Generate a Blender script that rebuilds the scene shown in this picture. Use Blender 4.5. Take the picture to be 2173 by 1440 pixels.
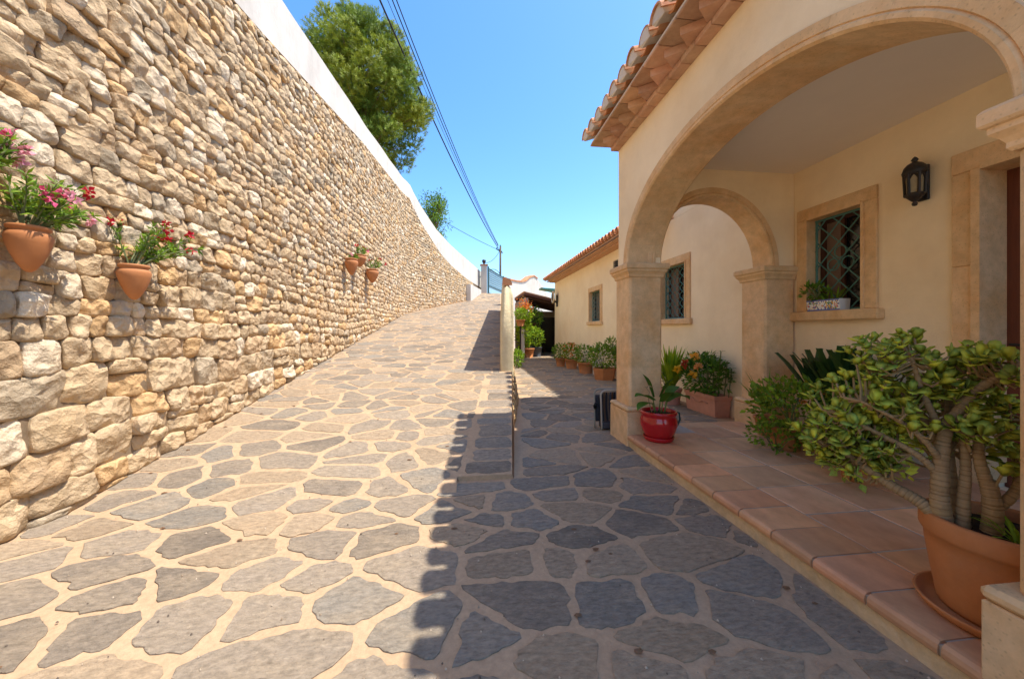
import bpy, math, random
from mathutils import Vector, Matrix, noise

for o in list(bpy.data.objects):
    bpy.data.objects.remove(o, do_unlink=True)
R = random.Random(7)
SC = bpy.context.scene
COL = SC.collection
V = Vector

# ------------------------------------------------------------------ camera, sky, sun, exposure
EYE = 1.27
YAW = math.atan(90.5 / 780.0)
cam = bpy.data.cameras.new("camera")
cam.sensor_width = 36.0
cam.lens = 36.0 * 780.0 / 2173.0
cam.shift_y = -21.0 / 2173.0
cam.clip_start = 0.05
cam.clip_end = 3000
camo = bpy.data.objects.new("camera", cam)
COL.objects.link(camo)
camo.location = (0, 0, EYE)
camo.rotation_euler = (math.radians(90), 0, -YAW)
SC.camera = camo

SUN_D = V((-0.44, 0.045, -1.0)).normalized()
world = bpy.data.worlds.new("World")
SC.world = world
world.use_nodes = True
wn = world.node_tree
wn.nodes.clear()
w_out = wn.nodes.new("ShaderNodeOutputWorld")
w_bg = wn.nodes.new("ShaderNodeBackground")
w_sky = wn.nodes.new("ShaderNodeTexSky")
w_sky.sky_type = 'NISHITA'
w_sky.sun_disc = False
w_sky.sun_elevation = math.asin(-SUN_D.z)
w_sky.sun_rotation = math.atan2(-SUN_D.x, -SUN_D.y)
w_sky.altitude = 60
w_sky.air_density = 1.0
w_sky.dust_density = 0.8
w_sky.ozone_density = 4.0
w_bg.inputs[1].default_value = 0.112
w_hs = wn.nodes.new("ShaderNodeHueSaturation")
w_hs.inputs["Hue"].default_value = 0.5
w_hs.inputs["Saturation"].default_value = 1.22
wn.links.new(w_sky.outputs[0], w_hs.inputs["Color"])
wn.links.new(w_hs.outputs[0], w_bg.inputs[0])
wn.links.new(w_bg.outputs[0], w_out.inputs[0])

sun = bpy.data.lights.new("sun", 'SUN')
sun.energy = 2.3
sun.angle = math.radians(0.5)
sun.color = (1.0, 0.945, 0.865)
suno = bpy.data.objects.new("sun", sun)
COL.objects.link(suno)
suno.location = (6, -1, 14)
suno.rotation_euler = SUN_D.to_track_quat('-Z', 'Y').to_euler()

SC.view_settings.view_transform = 'Standard'
SC.view_settings.look = 'None'
SC.view_settings.exposure = 1.72
SC.view_settings.gamma = 1.0
SC.view_settings.use_curve_mapping = False
try:
    SC.cycles.max_bounces = 10
    SC.cycles.diffuse_bounces = 8
    SC.cycles.use_denoising = True
except Exception:
    pass

# ------------------------------------------------------------------ materials
MATS = {}

def mat(name, base, rough=0.85, var=0.18, vscale=3.0, bump=0.25, bscale=60.0, spec=0.25, blotch=None, bl_scale=1.2,
        bl_amt=0.35, stretch=(1, 1, 1), pits=0.0, pit_scale=40.0, metal=0.0, transl=0.0, bdist=0.01, bump2=0.0, b2scale=8.0, facet=0.0):
    m = bpy.data.materials.new(name)
    m.use_nodes = True
    nt = m.node_tree
    nt.nodes.clear()
    N = nt.nodes.new
    L = nt.links.new
    out = N("ShaderNodeOutputMaterial")
    p = N("ShaderNodeBsdfPrincipled")
    p.inputs["Roughness"].default_value = rough
    p.inputs["Specular IOR Level"].default_value = spec
    p.inputs["Metallic"].default_value = metal
    geo = N("ShaderNodeNewGeometry")
    mp = N("ShaderNodeMapping")
    mp.inputs["Scale"].default_value = stretch
    L(geo.outputs["Position"], mp.inputs[0])
    at = N("ShaderNodeAttribute")
    at.attribute_name = "tint"
    mul = N("ShaderNodeMix"); mul.data_type = 'RGBA'; mul.blend_type = 'MULTIPLY'
    mul.inputs[0].default_value = 1.0
    mul.inputs[6].default_value = (*base, 1)
    L(at.outputs["Color"], mul.inputs[7])
    col = mul.outputs[2]
    if blotch is not None:
        nb = N("ShaderNodeTexNoise"); nb.inputs["Scale"].default_value = bl_scale; nb.inputs["Detail"].default_value = 6; nb.inputs["Roughness"].default_value = 0.62
        L(mp.outputs[0], nb.inputs[0])
        rb = N("ShaderNodeMapRange"); rb.inputs[1].default_value = 0.42; rb.inputs[2].default_value = 0.72; rb.inputs[3].default_value = 0; rb.inputs[4].default_value = bl_amt
        L(nb.outputs[0], rb.inputs[0])
        mb = N("ShaderNodeMix"); mb.data_type = 'RGBA'
        L(rb.outputs[0], mb.inputs[0]); L(col, mb.inputs[6]); mb.inputs[7].default_value = (*blotch, 1)
        col = mb.outputs[2]
    if var > 0:
        nv = N("ShaderNodeTexNoise"); nv.inputs["Scale"].default_value = vscale; nv.inputs["Detail"].default_value = 8; nv.inputs["Roughness"].default_value = 0.7
        L(mp.outputs[0], nv.inputs[0])
        rv = N("ShaderNodeMapRange"); rv.inputs[1].default_value = 0.25; rv.inputs[2].default_value = 0.75
        rv.inputs[3].default_value = 1 - var; rv.inputs[4].default_value = 1 + var
        L(nv.outputs[0], rv.inputs[0])
        mv = N("ShaderNodeVectorMath"); mv.operation = 'SCALE'
        L(col, mv.inputs[0]); L(rv.outputs[0], mv.inputs[3])
        col = mv.outputs[0]
    hsock = None
    if pits > 0:
        vo = N("ShaderNodeTexVoronoi"); vo.inputs["Scale"].default_value = pit_scale
        L(mp.outputs[0], vo.inputs[0])
        rp = N("ShaderNodeMapRange"); rp.inputs[1].default_value = 0.05; rp.inputs[2].default_value = 0.28; rp.inputs[3].default_value = 1 - pits; rp.inputs[4].default_value = 1
        L(vo.outputs[0], rp.inputs[0])
        mpz = N("ShaderNodeVectorMath"); mpz.operation = 'SCALE'
        L(col, mpz.inputs[0]); L(rp.outputs[0], mpz.inputs[3])
        col = mpz.outputs[0]
        hsock = rp.outputs[0]
    L(col, p.inputs["Base Color"])
    if bump > 0:
        n2 = N("ShaderNodeTexNoise"); n2.inputs["Scale"].default_value = bscale; n2.inputs["Detail"].default_value = 8; n2.inputs["Roughness"].default_value = 0.65
        L(mp.outputs[0], n2.inputs[0])
        h = n2.outputs[0]
        if hsock is not None:
            ad = N("ShaderNodeMath"); ad.operation = 'ADD'
            L(h, ad.inputs[0]); L(hsock, ad.inputs[1]); h = ad.outputs[0]
        if bump2 > 0:
            n3 = N("ShaderNodeTexNoise"); n3.inputs["Scale"].default_value = b2scale; n3.inputs["Detail"].default_value = 3
            L(mp.outputs[0], n3.inputs[0])
            s3 = N("ShaderNodeMath"); s3.operation = 'MULTIPLY_ADD'; s3.inputs[1].default_value = bump2
            L(n3.outputs[0], s3.inputs[0]); L(h, s3.inputs[2]); h = s3.outputs[0]
        if facet > 0:
            # broad hewn facets: distorted voronoi cells
            dn = N("ShaderNodeTexNoise"); dn.inputs["Scale"].default_value = 5.0
            L(mp.outputs[0], dn.inputs[0])
            da = N("ShaderNodeVectorMath"); da.operation = 'MULTIPLY_ADD'; da.inputs[1].default_value = (0.16, 0.16, 0.16)
            L(dn.outputs[1], da.inputs[0]); L(mp.outputs[0], da.inputs[2])
            fv = N("ShaderNodeTexVoronoi"); fv.inputs["Scale"].default_value = 11.0
            L(da.outputs[0], fv.inputs[0])
            fs_ = N("ShaderNodeMath"); fs_.operation = 'MULTIPLY_ADD'; fs_.inputs[1].default_value = facet
            L(fv.outputs[0], fs_.inputs[0]); L(h, fs_.inputs[2]); h = fs_.outputs[0]
        bp = N("ShaderNodeBump"); bp.inputs["Strength"].default_value = bump; bp.inputs["Distance"].default_value = bdist
        L(h, bp.inputs["Height"]); L(bp.outputs[0], p.inputs["Normal"])
    if transl > 0:
        tr = N("ShaderNodeBsdfTranslucent")
        L(col, tr.inputs[0])
        mx = N("ShaderNodeMixShader"); mx.inputs[0].default_value = transl
        L(p.outputs[0], mx.inputs[1]); L(tr.outputs[0], mx.inputs[2]); L(mx.outputs[0], out.inputs[0])
    else:
        L(p.outputs[0], out.inputs[0])
    MATS[name] = m
    return m

M_STUCCO = mat("cream_stucco", (0.88, 0.73, 0.49), 0.9, 0.07, 2.0, 0.35, 90, 0.15, blotch=(0.78, 0.60, 0.36), bl_scale=1.1, bl_amt=0.8, bdist=0.006, bump2=1.8, b2scale=9)
M_WING = mat("wing_stucco", (0.88, 0.73, 0.49), 0.9, 0.06, 2.0, 0.3, 70, 0.15, blotch=(0.78, 0.60, 0.36), bl_scale=0.9, bl_amt=0.75, bdist=0.006)
M_CEIL = mat("ceiling_plaster", (0.84, 0.77, 0.67), 0.9, 0.03, 2.0, 0.1, 80, 0.15, bdist=0.003)
M_WHITE = mat("white_render", (0.66, 0.595, 0.50), 0.9, 0.10, 2.0, 0.6, 18, 0.15, blotch=(0.46, 0.40, 0.32), bl_scale=1.8, bl_amt=0.5, stretch=(1, 1, .45), bdist=0.015)
M_YELLOW = mat("yellow_plaster", (0.74, 0.62, 0.38), 0.9, 0.12, 5.0, 0.6, 20, 0.15, blotch=(0.55, 0.42, 0.22), bl_scale=3.0, bl_amt=0.45, bdist=0.02)
M_RISER = mat("riser_plaster", (0.68, 0.50, 0.29), 0.9, 0.2, 12, 0.9, 25, 0.15, blotch=(0.50, 0.34, 0.17), bl_scale=5, bl_amt=0.6, bdist=0.02)
M_SAND = mat("sandstone", (0.72, 0.50, 0.275), 0.85, 0.2, 11.0, 0.4, 90, 0.2, blotch=(0.62, 0.34, 0.13), bl_scale=2.8, bl_amt=0.75, pits=0.28, pit_scale=55, bdist=0.005)
M_LIME = mat("wall_limestone", (0.575, 0.425, 0.26), 0.9, 0.24, 9.0, 1.0, 16, 0.12, blotch=(0.60, 0.38, 0.17), bl_scale=2.6, bl_amt=0.4, pits=0.12, pit_scale=9, bdist=0.04, facet=1.0)
M_CORE = mat("wall_mortar", (0.22, 0.155, 0.095), 0.95, 0.3, 10.0, 0.5, 30, 0.1)
M_SLATE = mat("paving_slate", (0.28, 0.222, 0.156), 0.8, 0.42, 22.0, 0.9, 45, 0.2, blotch=(0.34, 0.26, 0.17), bl_scale=3.0, bl_amt=0.7, stretch=(1, 2.0, 1), bdist=0.016, bump2=1.2, b2scale=12)
M_MORTAR = mat("paving_mortar", (0.455, 0.31, 0.185), 0.92, 0.2, 30.0, 0.8, 70, 0.15, blotch=(0.37, 0.24, 0.135), bl_scale=2.6, bl_amt=0.5, bdist=0.006)
M_EARTH = mat("dry_earth", (0.30, 0.22, 0.13), 0.95, 0.3, 1.5, 0.5, 20, 0.1)
M_TILE = mat("terracotta_floor", (0.66, 0.385, 0.21), 0.5, 0.2, 7.0, 0.2, 60, 0.35, blotch=(0.44, 0.21, 0.105), bl_scale=3.6, bl_amt=0.8, stretch=(1, .6, 1), bdist=0.004)
M_GROUT = mat("grout", (0.40, 0.35, 0.28), 0.9, 0.1, 9, 0.2, 60)
M_ROOF = mat("roof_terracotta", (0.58, 0.27, 0.115), 0.85, 0.2, 8.0, 0.3, 60, 0.2, blotch=(0.66, 0.46, 0.30), bl_scale=4.0, bl_amt=0.5, bdist=0.005)
M_BRICK = mat("cornice_brick", (0.52, 0.31, 0.19), 0.85, 0.2, 9.0, 0.3, 60, 0.2, blotch=(0.62, 0.44, 0.30), bl_scale=5.0, bl_amt=0.5, bdist=0.005)
M_TERRA = mat("terracotta_pot", (0.45, 0.175, 0.06), 0.75, 0.14, 6.0, 0.2, 70, 0.3, blotch=(0.50, 0.25, 0.12), bl_scale=4.0, bl_amt=0.4, bdist=0.004)
M_PINKTERRA = mat("pink_terracotta", (0.55, 0.26, 0.17), 0.8, 0.14, 7.0, 0.3, 40, 0.25, blotch=(0.42, 0.20, 0.13), bl_scale=5.0, bl_amt=0.4, bdist=0.006)
M_RED = mat("red_glaze", (0.42, 0.008, 0.012), 0.12, 0.03, 3, 0, 1, 0.6)
M_SOIL = mat("potting_soil", (0.045, 0.028, 0.018), 0.95, 0.3, 30, 0.8, 60, 0.1)
M_IRON = mat("dark_iron", (0.025, 0.02, 0.017), 0.5, 0.2, 20, 0.2, 80, 0.4)
M_GREENIRON = mat("green_iron", (0.08, 0.21, 0.18), 0.5, 0.15, 20, 0.1, 80, 0.4)
M_PANE = mat("dark_pane", (0.018, 0.016, 0.014), 0.08, 0.1, 2, 0, 1, 0.5)
M_CURTAIN = mat("pane_curtain", (0.22, 0.15, 0.11), 0.5, 0.15, 3, 0, 1, 0.4)
M_WOOD = mat("red_wood", (0.13, 0.035, 0.016), 0.45, 0.25, 10, 0.2, 40, 0.4, stretch=(6, 6, .6))
M_DARKWOOD = mat("brown_beam", (0.085, 0.035, 0.022), 0.7, 0.25, 8, 0.3, 40, 0.3)
M_LGLASS = mat("lantern_glass", (0.34, 0.28, 0.17), 0.25, 0.25, 16, 0.3, 60, 0.5)
M_LEAF = mat("leaf_green", (0.15, 0.25, 0.03), 0.6, 0.2, 14, 0, 1, 0.18, transl=0.28)
M_JADE = mat("jade_leaf", (0.46, 0.54, 0.09), 0.45, 0.2, 14, 0, 1, 0.3, transl=0.3)
M_DKLEAF = mat("dark_leaf", (0.035, 0.075, 0.018), 0.4, 0.2, 14, 0, 1, 0.45, transl=0.12)
M_NEEDLE = mat("pine_needle", (0.23, 0.29, 0.03), 0.6, 0.25, 1.5, 0, 1, 0.3, transl=0.3)
M_BARK = mat("bark", (0.20, 0.12, 0.075), 0.9, 0.3, 10, 0.7, 30, 0.15)
M_STEM = mat("jade_stem", (0.36, 0.25, 0.13), 0.75, 0.25, 18, 0.5, 40, 0.25, blotch=(0.16, 0.10, 0.05), bl_scale=9, bl_amt=0.5)
M_GSTEM = mat("green_stem", (0.13, 0.15, 0.05), 0.6, 0.2, 18, 0, 1, 0.3)
M_PETAL = mat("petal", (1, 1, 1), 0.6, 0.1, 20, 0, 1, 0.3, transl=0.3)
M_TEAL = mat("gate_teal", (0.035, 0.095, 0.10), 0.5, 0.1, 5, 0, 1, 0.4)
M_FROST = mat("gate_panel", (0.30, 0.46, 0.52), 0.4, 0.05, 5, 0, 1, 0.4)
M_POLE = mat("pole_wood", (0.13, 0.085, 0.055), 0.9, 0.2, 4, 0.3, 40)
M_CABLE = mat("cable_black", (0.02, 0.02, 0.022), 0.6, 0, 1, 0, 1)
M_GREYP = mat("grey_plastic", (0.06, 0.065, 0.075), 0.6, 0.1, 5, 0, 1)
M_FABRIC = mat("dark_fabric", (1, 1, 1), 0.85, 0.25, 30, 0.4, 120, 0.2)
M_ALU = mat("pale_metal", (0.42, 0.36, 0.28), 0.45, 0.1, 5, 0, 1, 0.5)
M_CERAM = mat("painted_ceramic", (1, 1, 1), 0.25, 0.05, 10, 0, 1, 0.5)
M_PALEGREEN = mat("pale_green_canvas", (0.10, 0.26, 0.17), 0.8, 0.1, 5, 0, 1)

# ------------------------------------------------------------------ mesh helpers
BASE = {}

class MB:
    def __init__(s):
        s.v = []; s.f = []; s.t = []; s.m = []
    def add(s, vs, fs, tint=(1, 1, 1), mi=0):
        n = len(s.v)
        s.v.extend([tuple(a) for a in vs])
        if tint and isinstance(tint[0], (tuple, list)):
            s.t.extend(tint)
        else:
            s.t.extend([tint] * len(vs))
        s.f.extend([tuple(i + n for i in f) for f in fs])
        s.m.extend([mi] * len(fs))
        return s
    def box(s, a, b, tint=(1, 1, 1), bev=0.0, mi=0):
        x0, y0, z0 = a; x1, y1, z1 = b
        if bev <= 0:
            vs = [(x0, y0, z0), (x1, y0, z0), (x1, y1, z0), (x0, y1, z0), (x0, y0, z1), (x1, y0, z1), (x1, y1, z1), (x0, y1, z1)]
            return s.add(vs, [(3, 2, 1, 0), (4, 5, 6, 7), (0, 1, 5, 4), (1, 2, 6, 5), (2, 3, 7, 6), (3, 0, 4, 7)], tint, mi)
        e = bev
        vs = []; idx = {}
        for ix, x in enumerate((x0, x1)):
            for iy, y in enumerate((y0, y1)):
                for iz, z in enumerate((z0, z1)):
                    sx, sy, sz = (1 - 2 * ix), (1 - 2 * iy), (1 - 2 * iz)
                    for ax in range(3):
                        p = [x + sx * e, y + sy * e, z + sz * e]
                        p[ax] = (x, y, z)[ax]
                        idx[(ix, iy, iz, ax)] = len(vs); vs.append(tuple(p))
        fs = []
        for i in (0, 1):
            fs.append([idx[(i, a_, b_, 0)] for a_, b_ in ((0, 0), (1, 0), (1, 1), (0, 1))][::(1 if i else -1)])
            fs.append([idx[(a_, i, b_, 1)] for a_, b_ in ((0, 0), (1, 0), (1, 1), (0, 1))][::(-1 if i else 1)])
            fs.append([idx[(a_, b_, i, 2)] for a_, b_ in ((0, 0), (1, 0), (1, 1), (0, 1))][::(1 if i else -1)])
        for i in (0, 1):
            for j in (0, 1):
                fs.append([idx[(0, i, j, 1)], idx[(1, i, j, 1)], idx[(1, i, j, 2)], idx[(0, i, j, 2)]][::(1 if i != j else -1)])
                fs.append([idx[(i, 0, j, 0)], idx[(i, 1, j, 0)], idx[(i, 1, j, 2)], idx[(i, 0, j, 2)]][::(-1 if i != j else 1)])
                fs.append([idx[(i, j, 0, 0)], idx[(i, j, 1, 0)], idx[(i, j, 1, 1)], idx[(i, j, 0, 1)]][::(1 if i != j else -1)])
        for i in (0, 1):
            for j in (0, 1):
                for k in (0, 1):
                    t = [idx[(i, j, k, 0)], idx[(i, j, k, 1)], idx[(i, j, k, 2)]]
                    fs.append(t[::(1 if (i + j + k) % 2 else -1)])
        return s.add(vs, fs, tint, mi)
    def tube(s, pts, rad, n=8, tint=(1, 1, 1), cap=True, mi=0):
        pts = [V(p) for p in pts]
        if not isinstance(rad, (list, tuple)):
            rad = [rad] * len(pts)
        vs = []; fs = []
        up = V((0, 0, 1))
        d0 = (pts[1] - pts[0]).normalized()
        if abs(d0.z) > 0.9: up = V((1, 0, 0))
        a = d0.cross(up).normalized()
        for i, p in enumerate(pts):
            d = (pts[min(i + 1, len(pts) - 1)] - pts[max(i - 1, 0)])
            d = d.normalized() if d.length > 1e-9 else d0
            a = (a - d * a.dot(d))
            a = a.normalized() if a.length > 1e-6 else d.orthogonal().normalized()
            b = d.cross(a)
            for k in range(n):
                w = 2 * math.pi * k / n
                vs.append(p + (a * math.cos(w) + b * math.sin(w)) * rad[i])
        for i in range(len(pts) - 1):
            for k in range(n):
                k2 = (k + 1) % n
                fs.append((i * n + k, i * n + k2, (i + 1) * n + k2, (i + 1) * n + k))
        if cap:
            fs.append(tuple(range(n))[::-1]); fs.append(tuple(range((len(pts) - 1) * n, len(pts) * n)))
        return s.add(vs, fs, tint, mi)
    def lathe(s, prof, c=(0, 0, 0), n=32, tint=(1, 1, 1), a0=0.0, a1=2 * math.pi, mi=0, wob=0.0):
        full = abs(a1 - a0 - 2 * math.pi) < 1e-6
        k = n if full else n + 1
        vs = []; fs = []
        for (r, z) in prof:
            for i in range(k):
                w = a0 + (a1 - a0) * i / n
                rr = r * (1 + wob * noise.noise(V((math.cos(w) * 2, math.sin(w) * 2, z * 6))))
                vs.append((c[0] + rr * math.cos(w), c[1] + rr * math.sin(w), c[2] + z))
        for j in range(len(prof) - 1):
            for i in range(n):
                i2 = (i + 1) % k
                fs.append((j * k + i, j * k + i2, (j + 1) * k + i2, (j + 1) * k + i))
        return s.add(vs, fs, tint, mi)
    def leaf(s, p, d, up, L, W, tint=(1, 1, 1), curl=0.15, fold=0.12, mid=0.45):
        p = V(p); d = V(d).normalized()
        sd = d.cross(V(up))
        sd = sd.normalized() if sd.length > 1e-4 else d.orthogonal().normalized()
        n = sd.cross(d)
        q = p + d * (L * mid)
        vs = [p, q + sd * W / 2 + n * fold * W, q - sd * W / 2 + n * fold * W, q, p + d * L - n * curl * L]
        return s.add(vs, [(0, 1, 3), (0, 3, 2), (1, 4, 3), (3, 4, 2)], tint)
    def strap(s, p, d, up, L, W, tint=(1, 1, 1), droop=0.5, seg=5, tipw=0.15, fold=0.1):
        p = V(p); d = V(d).normalized(); up = V(up)
        vs = []; fs = []
        st = L / seg
        for i in range(seg + 1):
            t = i / seg
            sd = d.cross(up); sd = sd.normalized() if sd.length > 1e-4 else d.orthogonal().normalized()
            w = W * (0.55 + 0.9 * t if t < 0.5 else 1.0) * (1 if t < 0.7 else max(tipw, 1 - (t - 0.7) / 0.3 * (1 - tipw)))
            nn = sd.cross(d)
            vs += [p + sd * w / 2 + nn * fold * w, p, p - sd * w / 2 + nn * fold * w]
            p = p + d * st
            d = (d + V((0, 0, -droop * st / L * (0.4 + 1.4 * t)))).normalized()
        for i in range(seg):
            a = i * 3
            fs += [(a, a + 1, a + 4, a + 3), (a + 1, a + 2, a + 5, a + 4)]
        return s.add(vs, fs, tint)
    def build(s, name, m, parent=None, smooth=False, origin=None, label=None, kind=None):
        base = V(BASE.get(parent.name, (0, 0, 0))) if parent else V((0, 0, 0))
        org = V(origin) if origin is not None else base
        me = bpy.data.meshes.new(name)
        me.from_pydata([(a[0] - org.x, a[1] - org.y, a[2] - org.z) for a in s.v], [], s.f)
        at = me.attributes.new("tint", 'FLOAT_COLOR', 'POINT')
        flat = []
        for t in s.t: flat.extend((t[0], t[1], t[2], 1.0))
        at.data.foreach_set("color", flat)
        ms = m if isinstance(m, (list, tuple)) else [m]
        for q in ms: me.materials.append(q)
        if len(ms) > 1: me.polygons.foreach_set("material_index", s.m)
        if smooth: me.polygons.foreach_set("use_smooth", [True] * len(me.polygons))
        me.update()
        o = bpy.data.objects.new(name, me)
        COL.objects.link(o)
        if parent:
            o.parent = parent
        o.location = org - base
        BASE[o.name] = tuple(org)
        if label: o['label'] = label
        if kind: o['kind'] = kind
        return o

def thing(name, label, cat, loc=(0, 0, 0), group=None):
    o = bpy.data.objects.new(name, None)
    COL.objects.link(o)
    o.empty_display_size = 0.1
    o.location = loc
    BASE[o.name] = tuple(loc)
    o['label'] = label; o['category'] = cat
    if group: o['group'] = group
    return o

def tag(o, label, cat, group=None):
    o['label'] = label; o['category'] = cat
    if group: o['group'] = group
    return o

def tj(c, j=0.1, r=R):
    k = 1 + r.uniform(-j, j)
    return (c[0] * k * (1 + r.uniform(-j, j) * .35), c[1] * k, c[2] * k * (1 + r.uniform(-j, j) * .35))

def pnoise(x, y, z, s=1.0):
    return noise.noise(V((x * s, y * s, z * s)))

def area(p):
    return 0.5 * sum(p[i][0] * p[(i + 1) % len(p)][1] - p[(i + 1) % len(p)][0] * p[i][1] for i in range(len(p)))

def clip(poly, nx, ny, d):
    out = []
    n = len(poly)
    for i in range(n):
        a = poly[i]; b = poly[(i + 1) % n]
        da = a[0] * nx + a[1] * ny - d; db = b[0] * nx + b[1] * ny - d
        if da <= 0: out.append(a)
        if (da < 0 < db) or (db < 0 < da):
            t = da / (da - db)
            out.append((a[0] + (b[0] - a[0]) * t, a[1] + (b[1] - a[1]) * t))
    return out

def chaikin(p, k=0.25):
    out = []
    n = len(p)
    for i in range(n):
        a = p[i]; b = p[(i + 1) % n]
        out.append((a[0] + (b[0] - a[0]) * k, a[1] + (b[1] - a[1]) * k))
        out.append((b[0] + (a[0] - b[0]) * k, b[1] + (a[1] - b[1]) * k))
    return out

def resample(p, n):
    L = [0.0]
    for i in range(len(p)):
        a = p[i]; b = p[(i + 1) % len(p)]
        L.append(L[-1] + math.hypot(b[0] - a[0], b[1] - a[1]))
    T = L[-1]
    if T <= 0: return p
    out = []; j = 0
    for k in range(n):
        t = T * k / n
        while L[j + 1] < t: j += 1
        a = p[j]; b = p[(j + 1) % len(p)]
        u = (t - L[j]) / max(1e-9, L[j + 1] - L[j])
        out.append((a[0] + (b[0] - a[0]) * u, a[1] + (b[1] - a[1]) * u))
    return out

def lerp(a, b, t): return a + (b - a) * t

def interp(tab, x):
    if x <= tab[0][0]:
        (x0, y0), (x1, y1) = tab[0], tab[1]
        return y0 + (y1 - y0) * (x - x0) / (x1 - x0)
    for (x0, y0), (x1, y1) in zip(tab, tab[1:]):
        if x <= x1: return y0 + (y1 - y0) * (x - x0) / (x1 - x0)
    return tab[-1][1]

# ------------------------------------------------------------------ terrain, courtyard and ramp
def ramp_z(y):
    return interp([(2.85, 0.0), (3.1, 0.03), (3.6, 0.105), (25, 3.21), (27.5, 3.97), (28.2, 4.02), (60, 4.02)], y) if y > 2.85 else 0.0

def ramp_right(y):
    if y < 6.5: return 0.114 * y + 0.008
    return 0.749 + 0.0913 * (y - 6.5)

def g_sheet(name, pts, z, m, kind='structure'):
    b = MB(); b.add([(x, y, z) for x, y in pts], [tuple(range(len(pts)))])
    return b.build(name, m, kind=kind)

g_sheet("ground", [(-300, -300), (300, -300), (300, 300), (-300, 300)], -0.06, M_EARTH)
court = g_sheet("courtyard", [(-2.95, -6), (1.75, -6), (1.75, 3.6), (3.78, 3.6), (3.78, 15.72), (5.2, 15.72), (5.2, 22), (1.0, 22), (-2.95, 2.9)], 0.0, M_MORTAR)
BASE[court.name] = (0, 0, 0)

b = MB()
ys = [2.85, 2.9, 2.95, 3.0, 3.05, 3.1, 3.119]
rows = [(y, -0.10) for y in ys]
y = 3.12
while y < 28.0:
    rows.append((y, ramp_right(y))); y += 0.2
rows += [(28.2, 2.75), (40, 8)]
nx = 8
vs = []; fs = []
for (y, xe) in rows:
    for k in range(nx + 1):
        x = lerp(-2.98 if y < 16.5 else -2.98 + (y - 16.5) * .28, xe, k / nx)
        vs.append((x, y, ramp_z(y) + max(-0.001, min(0.002, (y - 2.86) * .02))))
for i in range(len(rows) - 1):
    for k in range(nx):
        a = i * (nx + 1) + k
        fs.append((a, a + 1, a + nx + 2, a + nx + 1))
b.add(vs, fs)
# skirt on the right edge and the front lip of the kerb
vs = []; fs = []
edge = [(-0.10, 3.12)] + [(lerp(-0.10, ramp_right(3.12), t), 3.12) for t in (0.5, 1.0)] + [(xe, y) for y, xe in rows if y > 3.2 and y < 28]
for (x, y) in edge:
    vs.append((x, y, ramp_z(y) + 0.004 + (0.022 if y < 4 else 0) * 0)); vs.append((x + (0.015 if y < 3.2 else 0.02), y - (0.02 if y < 3.13 else 0), -0.03))
for i in range(len(edge) - 1):
    fs.append((2 * i, 2 * i + 1, 2 * i + 3, 2 * i + 2))
b.add(vs, fs, (0.95, 0.92, 0.88))
ramp = b.build("ramp", M_MORTAR, kind='structure')

def stone_tint(r):
    u = r.random()
    if u < 0.40: c = (0.98, 0.98, 1.0)
    elif u < 0.60: c = (1.22, 1.12, 1.0)
    elif u < 0.78: c = (0.84, 0.90, 0.98)
    elif u < 0.86: c = (1.25, 1.12, 0.96)
    else: c = (0.72, 0.72, 0.74)
    k = r.uniform(0.85, 1.15)
    return (c[0] * k, c[1] * k, c[2] * k)

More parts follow.
